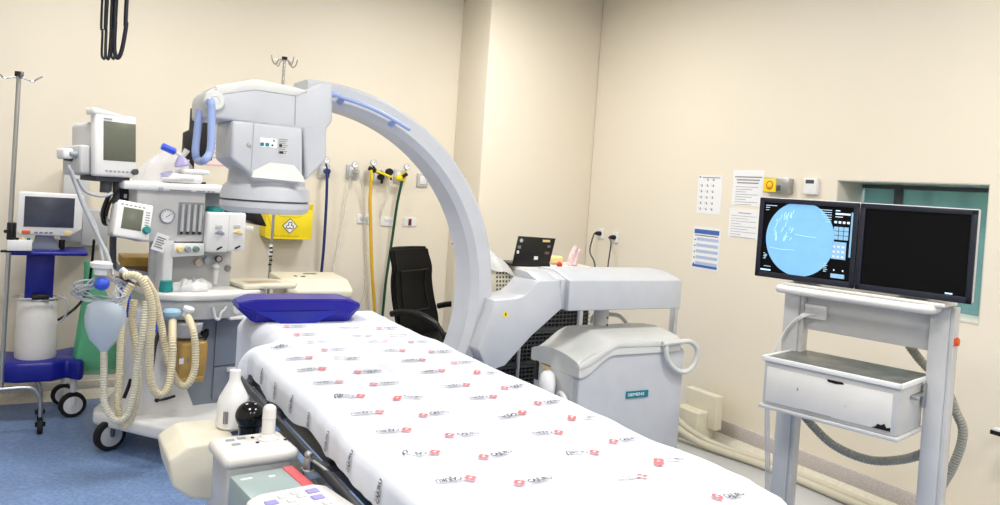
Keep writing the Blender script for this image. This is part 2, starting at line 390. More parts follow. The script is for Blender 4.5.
# sheet
def softnoise(x, y, s, seed=0): return noise.noise(Vector((x * s + seed, y * s + 3.1 * seed, seed)))
def ridge(x, y, ax, ay, bx, by, wd, h):
    vx, vy = bx - ax, by - ay; L2 = vx * vx + vy * vy; t = ((x - ax) * vx + (y - ay) * vy) / L2
    tt = min(1, max(0, t)); dx, dy = x - ax - vx * tt, y - ay - vy * tt; d = math.hypot(dx, dy)
    return h * math.exp(-(d / wd) ** 2) * (math.sin(PI * min(1, max(0, t))) ** .5 if 0 < t < 1 else 0)
RID = [(1.10, 3.3, 1.07, 1.75, .010, .009), (1.07, 2.2, 1.12, 1.5, .014, .009), (.73, 2.0, .80, 1.62, .012, .014), (.78, 1.63, .90, 1.60, .012, .009), (.86, 1.56, 1.15, 1.42, .008, .008), (1.2, 1.95, 1.42, 1.75, .02, .010),
       (1.3, 1.5, 1.5, 1.3, .02, .009), (.8, 2.9, 1.0, 2.6, .02, .010), (.72, 3.1, .95, 3.18, .03, .014), (.75, 3.0, .9, 2.85, .02, .010), (.75, 2.5, .85, 2.42, .012, .009), (1.12, 1.62, 1.3, 1.45, .012, .007),
       (.92, 1.42, 1.30, 1.36, .012, .008), (.88, 3.35, 1.2, 3.2, .02, .009), (.74, 2.25, .83, 2.2, .012, .009), (1.3, 2.6, 1.42, 2.1, .02, .006), (.95, 2.3, 1.02, 1.9, .02, .005)]
def xl(y):
    if y < 2.95: return .70 - .01 * softnoise(0, y, 3)
    t = min(1, (y - 2.95) / .25); return .70 + .17 * t * t * (3 - 2 * t)
def xr(y): return 1.50 + .03 * max(0, min(1, (1.6 - y) / .3)) + .02 * math.sin(y * 2.1) + (.02 if 1.6 < y < 2.6 else 0) * math.sin((y - 1.6) * PI)
def ztop(x, y):
    z = TZ + .004 * softnoise(x, y, 5, 1) + .002 * softnoise(x, y, 14, 2)
    for r in RID: z += ridge(x, y, *r)
    if y > 2.95: z -= .012 * min(1, (y - 2.95) / .2)
    if y < 1.45 and x > 1.25: z -= .020 * ((1.45 - y) / .25) ** 1.3 * min(1, (x - 1.25) / .15)
    return z
RR = .035
def drop(a, r=RR):   # arc length past the edge -> (out, down)
    if a <= 0: return 0, 0
    q = r * PI / 2
    if a < q: t = a / r; return r * math.sin(t), r * (1 - math.cos(t))
    return r, r + (a - q)
def sheet_pos(s, y, ye):  # s metres past the left edge is negative
    X0, X1 = xl(y) + RR, xr(y) - RR
    W = X1 - X0
    if s < 0: ox, dn = drop(-s); x = X0 - ox
    elif s > W: ox, dn = drop(s - W); x = X1 + ox
    else: x, dn = X0 + s, 0
    yy = y; d2 = 0
    if ye > 0: oy, d2 = drop(ye); yy = y - oy
    z = ztop(min(max(x, X0), X1), y)
    if dn > 0:
        side = 1 if s > 0 else -1
        k = min(1, dn / .06); wv = softnoise(0, y, 5, 5 + side) * .016 + .0025 * math.sin(y * 31 + 3 * math.sin(y * 7))
        x += side * (abs(wv) * k + (.03 if side < 0 and y > 2.95 else 0) * k)
    if d2 > 0: yy += .015 * math.sin(x * 22) * min(1, d2 / .06)
    return Vector((x, yy, z - max(dn, d2) - .25 * min(dn, d2)))
b = MB(WF, M_sheet); t = bmesh.new()
nx, ny = 110, 210; hangs = .115; G = []
for j in range(ny + 1):
    v = j / ny * (2.54 + .13) - .13; y = 1.235 + max(0, v); y = min(y, 3.76); ye = max(0, -v); row = []
    W = xr(y) - xl(y) - 2 * RR
    hl = .078 + .03 * softnoise(0, y, 4, 9) + (.30 if y > 2.93 else 0) * min(1, (y - 2.93) / .12); hr = .12
    for i in range(nx + 1):
        f = i / nx
        if f < .18: s = -(hl + .03) * (1 - f / .18)
        elif f > .85: s = W + (hr) * (f - .85) / .15
        else: s = W * (f - .18) / .67
        row.append(t.verts.new(sheet_pos(s, y, ye)))
    G.append(row)
for j in range(ny):
    for i in range(nx): t.faces.new((G[j][i], G[j][i + 1], G[j + 1][i + 1], G[j + 1][i]))
bmesh.ops.recalc_face_normals(t, faces=t.faces[:])
bmesh.ops.solidify(t, geom=t.faces[:], thickness=.002); b._in(t)
def onsheet(p):
    X0 = xl(p.y) + RR
    if p.x < X0:
        a = min((X0 - p.x) / RR, PI / 2); q = sheet_pos(p.x - X0, p.y, 0)
        return q + Vector((-math.sin(a), 0, math.cos(a))) * .005
    return Vector((p.x, p.y, ztop(p.x, p.y) + .007 + p.z))
def logo(cx, cy, rot, k=1.0):
    T = TR(cx, cy, 0) @ RZ(rot) @ Matrix.Scale(k, 4)
    b.m(M_red)
    for a in range(4 if cx > .7 else 0):   # four petals around a hollow centre
        Q = T @ RZ(a * 90 + 3)
        t2 = bmesh.new(); ring = [(-.0055, .0035), (.0055, .0035), (.0075, .0085), (.0055, .0145), (-.0055, .0145), (-.0075, .0085)]
        vs = [t2.verts.new(onsheet(Q @ Vector((x, y, 0)))) for x, y in ring]; t2.faces.new(vs); b._in(t2)
    b.m(M_ink)
    b.text('CAJURU', .022, T @ TR(.02, -.003, 0) @ Matrix.Scale(.78, 4, (1, 0, 0)), .0, onsheet, True)
    b.text('Hospital', .008, T @ TR(.02, .0165, 0), .0, onsheet)
    b.text('Universitário', .008, T @ TR(.02, .0095, 0), .0, onsheet)
    b.text('MEDICINA', .0065, T @ TR(.03, -.0155, 0), .0, onsheet)
for k in range(14):
    for (cx, y0, dy, rot) in ((1.345, 1.25, .186, 0), (.955, 1.452, .176, 0), (1.245, 1.38, .176, 180), (.86, 1.52, .175, 180), (.622, 1.46, .18, 0)):
        y = y0 + dy * k + (.0)
        if y > 3.45 or (cx > .7 and cx + (.1 if rot == 0 else -.1) < xl(y) + .03) or (cx < .7 and y > 2.8): continue
        logo(cx + random.uniform(-.006, .006), y + random.uniform(-.008, .008), rot + random.uniform(-6, 6), 1.0 if cx > .7 else .85)
b.build('bed_sheet', label='white printed hospital sheet spread over the operating table', cat='sheet', ang=60)

# pillow
PF = Fr((1.075, 3.63), -3)
pl = thing('head_pillow', PF, (0, 0, TZ - .01), 'royal blue vinyl head pillow at the far end of the operating table', 'pillow')
b = MB(PF, M_blue); t = bmesh.new()
def pil(i, j, k):
    x = (-1, -.82, 0, .82, 1)[i]; return x
prof = [(-.12, 0), (-.135, .05), (-.10, .10), (.09, .10), (.11, .045), (.10, 0)]
secs = [(-.285, .25, .055), (-.22, .98, .0), (-.1, 1, 0), (.1, 1, 0), (.21, .98, 0), (.28, .2, .055)]
rg = []
for x, k, zz in secs: rg.append([t.verts.new((x, p[0] * (k * .5 + .5), zz + p[1] * k)) for p in prof])
for A, B in zip(rg, rg[1:]):
    for q in range(len(prof)): t.faces.new((A[q], A[(q + 1) % 6], B[(q + 1) % 6], B[q]))
t.faces.new(rg[0]); t.faces.new(rg[-1]); bmesh.ops.recalc_face_normals(t, faces=t.faces[:])
bmesh.ops.bevel(t, geom=t.edges[:], offset=.006, segments=2, affect='EDGES', clamp_overlap=True)
b._in(t, TR(0, 0, TZ - .012)); b.build('cushion', pl)
b = MB(PF, M_blue2); b.grid(lambda s, q: Vector((-.03 + (s - .5) * (.16 + .22 * q), -.142 - .010 * math.sin(PI * s) - .016 * (1 - q), TZ - .010 + .052 * q)), 14, 6, .003); b.build('loose_flap', pl, 'brighter blue loose vinyl flap')

# ================================================================== CONTROLS BY THE TABLE
cf = Fr((.55, 2.2), 4)
cf = Fr((.55, 2.2), 4); ZJ = .028
jc = thing('joystick_console', cf, (0, 0, .62 + ZJ), 'cream joystick console hung on the table side rail', 'control console')
b = MB(cf, M_offw); b.box((-.10, -.085, .785 + ZJ), (.105, .09, .822 + ZJ), .016, 4); b.build('console_top', jc)
b = MB(cf, M_lgrey); b.box((-.088, -.072, .62 + ZJ), (.09, .078, .79 + ZJ), .012, 3); b.build('console_body', jc)
b = MB(cf, M_offw); b.lathe([(0, 0), (.030, 0), (.030, .005), (.024, .008), (.023, .012), (.0185, .016), (.0185, .085), (.016, .093), (.009, .098), (0, .099)], (.048, .02, .822 + ZJ)); b.lathe([(.0188, .06), (.0195, .061), (.0195, .063), (.0188, .064)], (.048, .02, .822 + ZJ)); b.build('joystick', jc)
for u, v in ((-.05, .045), (-.018, .05), (-.045, .005)):
    b = MB(cf, M_mgrey); b.box((u - .012, v - .006, .8205 + ZJ), (u + .012, v + .006, .826 + ZJ), .003); b.build('rocker_switch', jc)
for u, v in ((.012, .0), (.012, .045), (.09, -.005)):
    b = MB(cf, M_black); b.cyl((u, v, .8215 + ZJ), (u, v, .8245 + ZJ), .005, seg=12); b.build('screw_cap', jc)
gf = Fr((.54, 1.97), 6)
gb = thing('switch_box', gf, (0, 0, .68), 'grey-green metal box with a coral stripe in front of the joystick console', 'box')
b = MB(gf, M_cgreen); b.box((-.075, -.10, .68), (.095, .085, .825), .006); b.build('case', gb)
b = MB(gf, M_stripe); b.box((.062, -.095, .8235), (.09, .08, .8275), .001); b.build('warning_stripe', gb)
for q in ((.01, .03, .026, .038), (-.06, .04, -.03, .046)):
    b = MB(gf, M_paper); b.box((q[0], q[1], .8245), (q[2], q[3], .8270), .0005); b.build('label_plate', gb)
kf = Fr((.555, 1.785), 8)
kp = thing('keypad', kf, (0, 0, .80), 'off-white table keypad with purple keys at the bottom edge of the picture', 'keypad')
b = MB(kf, M_offw); b.prism([(-.115, -.14), (.115, -.14), (.105, .06), (.08, .085), (-.06, .085), (-.10, .06)], .805, .845, .012, 3, 'xy'); b.build('keypad_body', kp)
for i, (u, v) in enumerate([(-.055, .015), (-.02, .035), (.015, .045), (.02, .02), (.055, .035), (-.01, .005), (.05, -.005), (-.045, -.03), (0, -.03), (.055, -.045)]):
    b = MB(kf, M_purple if i in (0, 4, 6, 7) else M_lgrey); s_ = .015 if i in (0, 4, 6, 7) else .011
    b.box((u - s_, v - s_ * .8, .843), (u + s_, v + s_ * .8, .8485), .003); b.build('key', kp)
bt = thing('plastic_bottle', WF, (.60, 2.735, .70), 'white plastic bottle with a red label standing on the cream drive housing', 'bottle')
bf = Fr((.60, 2.69), 20)
BZ = hs[0][1] + .001
WM[bt.name] = bf.M @ TR(0, 0, BZ); bt.matrix_world = WM[bt.name]
b = MB(bf, M_white); b.lathe([(0, 0), (.045, 0), (.052, .006), (.052, .08), (.048, .10), (.024, .145), (.018, .16), (.018, .19), (0, .19)], (0, 0, BZ)); b.build('bottle_body', bt)
b = MB(bf, M_redd); b.lathe([(.0525, 0), (.0532, 0), (.0532, .036), (.0525, .036)], (0, 0, BZ + .025), seg=48)
bmesh.ops.delete(b.bm, geom=[v for v in b.bm.verts if not (v.co.y < -.02 and v.co.x > -.02)], context='VERTS'); b.build('red_label', bt)
b = MB(bf, M_print)
for k in range(3): b.box((-.052 + .004 * k, -.03 - .004 * k, BZ + .025), (-.049 + .004 * k, -.026 - .004 * k, BZ + .065), .0)
b.build('printed_text', bt)

# ================================================================== C-ARM
ca = thing('c_arm', WF, (2.6, 3.03, 0), 'large grey mobile C-arm x-ray machine arching over the operating table', 'x-ray machine')
CX, CZ, RO, RI = .896, 1.147, .815, .722
Y0, Y1 = 2.93, 3.13
# ring: swept rounded section with recessed groove on the outside
b = MB(WF, M_carm); t = bmesh.new(); sec = [(RI, Y0 + .03), (RI, Y1 - .03), (RI + .02, Y1), (RO - .012, Y1), (RO, Y1 - .012), (RO, Y0 + .07), (RO - .0, Y0 + .012), (RO - .012, Y0), (RI + .025, Y0)]
rg = []; a0, a1, n = 93, -92, 96
for i in range(n + 1):
    a = math.radians(a0 + (a1 - a0) * i / n); rg.append([t.verts.new((CX + r * math.cos(a), y, CZ + r * math.sin(a))) for r, y in sec])
for A, B in zip(rg, rg[1:]):
    for q in range(len(sec)): t.faces.new((A[q], A[(q + 1) % len(sec)], B[(q + 1) % len(sec)], B[q]))
t.faces.new(rg[0]); t.faces.new(rg[-1]); b._in(t); ring = b.build('c_ring', ca, ang=30)
b = MB(WF, M_dgrey)   # belt seam on the front face near the carriage
b.tube([(CX + (RO - .022) * math.cos(math.radians(a)), Y0 - .0005, CZ + (RO - .022) * math.sin(math.radians(a))) for a in range(-8, -29, -4)], .003, 6, 3); b.build('belt_seam', ca)
# ring handle
b = MB(WF, M_hblue)
hp = [WF.p3(x, y, Y0 - .045) for x, y in ((322, 94), (333, 94), (344, 98), (362, 104), (380, 112), (396, 121), (409, 129))]
b.tube(hp, lambda t: .0125 if t < .22 else .008, 12, 8); b.ball(hp[0], .0125).ball(hp[-1], .008)
for i in (2, 5): b.cyl(hp[i], (hp[i][0], Y0 + .002, hp[i][2] - .01), .008, .014, 14)
b.build('ring_handle', ca, 'pale blue curved handle')
# head: top arm housing
Yh = 2.84
b = MB(WF, M_carm)
top = WF.poly([(206, 97), (210, 90), (218, 86.5), (256, 79.5), (296, 88), (308, 92), (322, 82), (333, 83), (333, 122), (327, 128), (327, 160), (306, 181), (303, 130), (232, 121), (220, 119.5), (206, 118)], Yh)
b.prism(top, Yh, Yh + .30, .012, 3); b.build('head_housing', ca)
b = MB(WF, M_carmw)
b.prism(WF.poly([(216, 86), (256, 78.8), (296, 87.3), (308, 91), (296, 96), (256, 90), (216, 95)], Yh - .002), Yh - .004, Yh + .29, .004, 2); b.build('head_top_cover', ca, 'paler top cover')
b = MB(WF, M_mgrey); s0 = WF.p3(296, 88, Yh - .0015); s1 = WF.p3(295, 125, Yh - .0015); b.tube([s0, s1], .0012, 6, 1); b.build('housing_seam', ca)
# pivot disc and U handle at the left end
pc = WF.p3(214, 101, Yh)
b = MB(WF, M_carmw); b.lathe([(0, .05), (.036, .05), (.034, .062), (.03, .066), (.016, .066), (.014, .064), (0, .064)][::-1], (pc[0], Yh + .05, pc[2]), (0, -1, 0), 36); b.build('pivot_disc', ca)
b = MB(WF, M_hblue)
hx = [WF.p3(x, y, Yh - .04) for x, y in ((211, 102), (211.5, 112), (211.5, 135), (210, 152), (204, 160.5))]
hb = [WF.p3(x, y, Yh + .10) for x, y in ((198, 160.5), (195.5, 152), (197, 135), (199, 118), (200, 110))]
b.tube([(hx[0][0], Yh + .0, hx[0][2])] + hx + hb, .0135, 12, 8); b.build('head_handle', ca, 'pale blue loop handle')
# image intensifier block
Yi = 2.83
def xz(x, y, v=Yi): return WF.px(x, y, v)
b = MB(WF, M_carm)
body = WF.poly([(232, 120), (303, 128), (303, 176), (300, 184), (252, 181), (249, 173), (231, 159)], Yi)
b.prism(body, Yi, Yi + .29, .012, 3); b.build('intensifier_block', ca)
b = MB(WF, M_carm)   # left bevelled cheek
p = [(223, 160), (251, 172), (232, 181)]
# neck and bevel under block
lc = WF.px(266, 190, Yi + .15); cx0 = lc[0]
n0 = WF.px(266, 178, Yi + .145)[1]; n1 = WF.px(266, 184, Yi + .145)[1]
b.lathe([(0, .06), (.128, .06), (.135, .05), (.140, 0), (.140, -.03), (0, -.03)], (cx0, Yi + .15, n1), seg=48); b.build('intensifier_neck', ca)
# sloped apron on the front of block
q0, q1, q2, q3 = [WF.p3(x, y, Yi - .001) for x, y in ((253, 171), (270, 162.5), (294, 165), (303, 176))]
b = MB(WF, M_carmw); t = bmesh.new()
V = [t.verts.new(v) for v in (q0, q1, q2, q3)]; lw = [(q3[0] + .004, Yi - .016, q3[2] - .022), (q0[0] - .006, Yi - .016, q0[2] - .022)]; V += [t.verts.new(v) for v in lw]
bk = [t.verts.new((v.co.x, Yi + .01, v.co.z)) for v in V]
t.faces.new(V); t.faces.new(bk[::-1])
for i in range(6): t.faces.new((V[i], V[(i + 1) % 6], bk[(i + 1) % 6], bk[i]))
b._in(t); b.build('sloped_apron', ca)
# round detector drum
zt, zb = WF.px(266, 182, Yi + .01)[1] - .01, WF.px(266, 214, Yi + .01)[1]
H = zt - zb
b = MB(WF, M_carm); b.lathe([(0, H), (.142, H), (.154, H - .012), (.159, H - .03), (.161, H * .46), (.153, H * .44), (.153, H * .39), (.161, H * .37), (.161, .02), (.153, .005), (.143, 0), (0, 0)], (cx0, Yi + .15, zb), seg=64); b.build('detector_drum', ca, ang=25)
b = MB(WF, M_dgrey); b.lathe([(.150, 0), (.1545, 0), (.1545, .007), (.150, .007)], (cx0, Yi + .15, zb + H * .40), seg=64); b.build('drum_groove', ca)
b = MB(WF, M_mgrey)
s0 = WF.p3(254, 123, Yi - .001); s1 = WF.p3(251, 172, Yi - .001); b.tube([s0, s1], .001, 6, 1)
b.build('panel_seam', ca)
b = MB(WF, M_steel); c = WF.p3(249, 145, Yi); b.lathe([(0, .004), (.007, .003), (.008, 0)], (c[0], Yi, c[2]), (0, -1, 0)); b.build('lock_button', ca)
# stickers
b = MB(WF, M_paper); c = WF.p3(268, 143, Yi); b.box((c[0] - .028, Yi - .0015, c[2] - .015), (c[0] + .032, Yi + .001, c[2] + .017))
b.m(M_tealsign)
for dx in (-.02, -.002): b.box((c[0] + dx - .007, Yi - .0025, c[2] - .012), (c[0] + dx + .006, Yi, c[2] + .0))
b.m(M_ink); b.box((c[0] + .012, Yi - .0025, c[2] - .010), (c[0] + .019, Yi, c[2] - .004)); b.box((c[0] + .018, Yi - .0025, c[2] + .006), (c[0] + .022, Yi, c[2] + .014))
b.build('warning_sticker', ca)
c = WF.p3(283, 146, Yi); b = MB(WF, M_lgrey); b.box((c[0] - .02, Yi - .0012, c[2] - .034), (c[0] + .02, Yi + .001, c[2] + .03)); b.m(M_print)
for k in range(8): b.box((c[0] - .016, Yi - .002, c[2] + .022 - k * .007), (c[0] + .016 * (1 - (k % 3) * .25), Yi, c[2] + .0245 - k * .007))
b.m(M_ink); b.box((c[0] - .014, Yi - .0022, c[2] - .004), (c[0] - .004, Yi, c[2] + .006)).box((c[0] - .012, Yi - .0022, c[2] - .028), (c[0] + .002, Yi, c[2] - .02))
b.build('type_plate', ca)
# x-ray tube under the table
b = MB(WF, M_carm); b.box((.62, 2.86, .22), (.98, 3.18, .46), .04, 4).lathe([(0, 0), (.11, 0), (.09, .09), (0, .09)], (.78, 3.03, .46)); b.build('xray_tube', ca)
# carriage (elbow) with scooped top
Yc = 2.85
b = MB(WF, M_carm)
low = [(505, 366), (488, 372), (478, 350), (492, 312), (494, 300)]
scoop = [(506, 299.5), (516, 298.5), (524, 296), (530, 291), (534, 285.5), (538, 281)]
el = WF.poly(low + scoop + [(560, 280.5), (562, 309), (532, 336)], Yc)
b.prism(el, Yc, Yc + .20, .008, 2); e0 = WF.px(539, 281, Yc); e1 = WF.px(561, 281, Yc); b.prism([(Yc + .004, e0[1] - .03), (Yc + .004, e0[1] - .001), (Yc + .10, e0[1] + .028), (Yc + .2, e0[1] + .030), (Yc + .2, e0[1] - .03)], e0[0], e1[0], .004, 2, 'yz'); b.build('ring_carriage', ca)
c = WF.p3(505.5, 314, Yc); b = MB(WF, M_yellow); b.prism([(c[0] - .016, c[2] - .011), (c[0] + .016, c[2] - .011), (c[0], c[2] + .016)], Yc - .0015, Yc + .001); b.m(M_ink).box((c[0] - .003, Yc - .0025, c[2] - .007), (c[0] + .003, Yc, c[2] + .006)); b.build('warning_triangle', ca)
# horizontal arm box
b = MB(WF, M_carm)
bx = WF.poly([(570, 280.5), (682.5, 281), (682.5, 308.5), (577, 310), (562, 309.5), (562, 273)], 2.87)
x0, x1 = bx[0][0], bx[1][0]; zt, zb = bx[0][1], bx[2][1]
b.prism([(2.87, zb), (2.87, zt), (2.99, zt + .032), (3.12, zt + .034), (3.19, zt), (3.19, zb)], x0 - .0, x1, .007, 3, 'yz').prism([(2.90, zb + .004), (2.90, zt - .0), (3.0, zt + .026), (3.11, zt + .026), (3.16, zt), (3.16, zb + .004)], x0 - .04, x0 + .01, .004, 2, 'yz'); b.build('horizontal_arm', ca)
b = MB(WF, M_dgrey); b.box((x0 - .045, 2.9, zb + .01), (x0 - .03, 3.17, zt - .005)); b.build('arm_joint', ca)
# lift column
lcx = WF.px(601, 318, 3.03)[0]
b = MB(WF, M_lgrey); b.cyl((lcx, 3.03, .86), (lcx, 3.03, zb + .01), .036, bev=.002).lathe([(0, 0), (.075, 0), (.075, .015), (.055, .03), (0, .03)], (lcx, 3.03, .915), seg=32); b.build('lift_column', ca)
for k in range(2):
    b = MB(WF, M_black); b.cyl((lcx + .012, 3.0, .98 + .035 * k), (lcx + .013, 2.994, .98 + .035 * k), .005, seg=10); b.build('column_bolt', ca)
# base trolley: body with curved hood and rim
Yf = 2.78; Yr = 3.17
bl = WF.px(581, 366, Yf); br = WF.px(684.5, 372, Yf); r1 = WF.px(616, 343, Yf); r2 = WF.px(662, 342, Yf)
XA, XB = bl[0], br[0]
b = MB(WF, M_carm)
side = [(XA, .10), (XB, .10), (XB, r2[1] - .045), (XB - .06, r2[1] - .012), (r1[0], r1[1] - .012), (XA + .06, bl[1] + .012), (XA, bl[1] - .012)]
b.prism(side, Yf + .008, Yr - .02, .01, 3); b.build('trolley_body', ca)
b = MB(WF, M_carmw)
def hood(s, q):
    # s along X, q across Y with a crowned back
    x = XA - .008 + (XB - XA - .03) * s
    k = min(1, max(0, (x - XA) / (r1[0] - XA))); k = k * k * (3 - 2 * k)
    z = bl[1] + (r1[1] - bl[1]) * k
    cr = math.sin(PI * min(1, max(0, q))) ** .7
    return Vector((x, Yf + (Yr - Yf) * q, z + .034 * cr))
t = bmesh.new(); HS = []
for i in range(31):
    L_ = [hood(i / 30, j / 18) for j in range(19)]; zmin = L_[0].z - .055
    L_ = [Vector((L_[0].x, L_[0].y, zmin))] + L_ + [Vector((L_[0].x, L_[-1].y, zmin))]
    HS.append([t.verts.new(v) for v in L_])
for P_, Q_ in zip(HS, HS[1:]):
    for q in range(len(P_)): t.faces.new((P_[q], P_[(q + 1) % len(P_)], Q_[(q + 1) % len(P_)], Q_[q]))
t.faces.new(HS[0]); t.faces.new(HS[-1]); b._in(t)
rim = [(XA - .01, bl[1] - .02), (XA - .01, bl[1] + .0), (XA + .05, bl[1] + .03), (r1[0] - .02, r1[1] + .0), (r1[0] + .02, r1[1] + .006), (r2[0] + .02, r2[1] + .006), (r2[0] + .02, r2[1] - .022), (r1[0] + .02, r1[1] - .022), (r1[0] - .01, r1[1] - .03), (XA + .05, bl[1] - .004)]
b.prism(rim, Yf - .004, Yf + .03, .005, 2); b.build('trolley_hood', ca, 'paler curved hood with rim')
for yy in (Yf - .016, Yr + .016):
    b = MB(WF, M_carmw); hx0 = r2[0]; hz = r2[1] - .006
    b.tube([(hx0 - .01, yy, hz), (hx0 + .08, yy, hz + .006), (hx0 + .165, yy, hz + .004), (hx0 + .215, yy, hz - .04), (hx0 + .20, yy, hz - .105), (hx0 + .15, yy, hz - .138), (hx0 + .085, yy, hz - .125), (hx0 + .03, yy, hz - .075), (hx0 + .01, yy, hz - .01)], .0125, 12, 8); b.build('push_handle', ca)
b = MB(WF, M_carmw); b.tube([(lcx + .03, 3.15, r1[1] + .02), (lcx + .06, 3.16, r1[1] + .058), (lcx + .2, 3.16, r1[1] + .055), (lcx + .26, 3.16, r1[1] + .02), (lcx + .28, 3.16, r1[1] - .01)], .011, 10); b.build('rear_rail', ca)
b = MB(WF, M_lgrey); px_ = WF.px(673, 325, 3.12)[0]; b.box((px_ - .012, 3.10, .78), (px_ + .012, 3.14, zb + .01), .004); b.build('rear_post', ca)
# logo plate
c0 = WF.px(626.5, 399, Yf); c1 = WF.px(649, 390, Yf)
b = MB(WF, M_tealsign); b.box((c0[0], Yf + .003, c0[1]), (c1[0], Yf + .012, c1[1])); b.m(M_paper)
b.text('SIEMENS', (c1[1] - c0[1]) * .62, TR(c0[0] + .008, Yf + .0025, (c0[1] + c1[1]) / 2) @ RX(90) @ Matrix.Scale((c1[0] - c0[0] - .016) / ((c1[1] - c0[1]) * .62 * 4.35), 4, (1, 0, 0)), .0006, None, False); b.build('name_plate', ca)
# left end panel: footbrake, plug bag, label
b = MB(WF, M_lgrey); b.box((XA - .006, Yf + .05, .12), (XA + .004, Yr - .06, bl[1] - .04), .003); b.build('end_panel', ca)
b = MB(WF, M_black); b.box((XA - .012, Yr - .07, bl[1] - .14), (XA - .004, Yr - .04, bl[1] - .05), .003); b.build('end_switch', ca)
b = MB(WF, M_ylid); b.box((XA - .008, Yr - .17, bl[1] - .075), (XA - .005, Yr - .10, bl[1] - .05)); b.build('end_label', ca)
b = MB(WF, M_white); b.tube([(XA - .02, Yf + .20, bl[1] - .12), (XA - .05, Yf + .18, bl[1] - .09), (XA - .06, Yf + .16, bl[1] - .15), (XA - .05, Yf + .20, bl[1] - .22)], lambda t: .038 - .02 * abs(t - .5), 12, 5); b.build('hand_switch', ca, 'white hand switch wrapped in a bag')
b = MB(WF, M_white); b.tube([(XA - .02, Yf + .05, bl[1] - .20), (XA - .035, Yf + .06, bl[1] - .155), (XA - .03, Yf + .10, bl[1] - .145), (XA - .02, Yf + .12, bl[1] - .18)], .012, 10); b.build('hook', ca)
for x, y in ((XA + .1, Yf + .08), (XA + .1, Yr - .1), (XB - .1, Yf + .08), (XB - .1, Yr - .1)): caster(WF, ca, x, y, .06, .035)

# ================================================================== MONITOR CART
K = Fr((2.847, 1.991), -76)
mc = thing('monitor_cart', K, (0, 0, 0), 'grey two-post monitor cart standing at the right beside the window', 'cart')
for u in (-.285, .295):
    b = MB(K, M_lgrey); b.box((u - .034, .045, .11), (u + .034, .125, 1.27), .006)
    b.box((u + .034, .055, .11), (u + .05, .115, 1.27), .003); b.build('post', mc)
b = MB(K, M_lgrey); b.box((-.26, .08, 1.09), (.27, .10, 1.245), .004); b.build('cross_panel', mc)
b = MB(K, M_offw); b.tube([(-.295, .06, 1.262), (-.30, -.02, 1.26), (-.27, -.055, 1.26), (0, -.06, 1.26), (.25, -.055, 1.26), (.285, -.02, 1.26), (.285, .06, 1.262)], .017, 12, 5); b.box((-.29, -.03, 1.272), (.33, .13, 1.288), .005); b.build('monitor_bracket', mc)
b = MB(K, M_lgrey)
b.box((-.265, -.20, .80), (.255, .06, .985), .006)
b.box((-.275, -.212, .785), (.265, .07, .80), .004); b.build('drawer_cabinet', mc)
b = MB(K, M_shelfv); b.box((-.265, -.205, .985), (.262, .13, .992), .002); b.build('shelf_top', mc, 'dark worn shelf top')
b = MB(K, M_white); b.box((-.272, -.212, .978), (.265, -.203, .997), .002).box((.258, -.212, .978), (.266, .12, .997), .002).box((-.274, -.212, .978), (-.266, .12, .997), .002); b.build('shelf_edge', mc)
b = MB(K, M_offw); b.box((-.25, -.208, .815), (.235, -.196, .955), .003); b.m(M_black)
b.prism([(-.005, .957), (.055, .957), (.06, .950), (.03, .946), (0, .948)], -.2095, -.203).prism([(.17, .818), (.235, .818), (.235, .832), (.222, .828), (.214, .842), (.203, .834), (.19, .836), (.185, .826)], -.2095, -.203)
b.m(M_mgrey); b.prism([(-.12, .885), (-.113, .889), (-.116, .90), (-.120, .897)], -.2095, -.203).box((.07, -.2095, .870), (.074, -.203, .873)).box((-.10, -.2095, .817), (.02, -.203, .819))
b.build('drawer', mc, 'white drawer front with chipped paint')
b = MB(K, M_steel); b.box((.262, .02, .88), (.272, .05, .97), .003).box((.25, -.06, .925), (.27, .05, .94), .003).cyl((.256, -.08, .932), (.285, -.08, .932), .008, seg=12); b.build('side_latch', mc)
b = MB(K, M_white); b.box((-.235, .06, 1.14), (-.14, .085, 1.20), .006); b.build('power_box', mc)
for k in range(3):
    b = MB(K, M_white); b.tube([(-.21 + .02 * k, .055, 1.165), (-.235 + .01 * k, .03, 1.15), (-.29, .02 + .01 * k, 1.08), (-.33 - .006 * k, .02, .96), (-.36 - .008 * k, .06, .75), (-.38 - .01 * k, .16, .40), (-.40 - .01 * k, .26, .06)], .0035, 8, 6); b.build('mains_lead', mc)
b = MB(K, M_orange); b.cyl((.345, .085, 1.14), (.356, .085, 1.14), .014, seg=16); b.box((.344, .06, 1.125), (.349, .11, 1.155), .001); b.build('orange_button', mc)
b = MB(K, M_lgrey)
for u in (-.285, .295): b.box((u - .04, -.28, .06), (u + .04, .38, .115), .01, 2)
b.box((-.285, .06, .065), (.295, .11, .11), .005); b.build('cart_base', mc)
for u in (-.285, .295):
    for v in (-.24, .34): caster(K, mc, u, v, .03, .025, 90, top=.065)
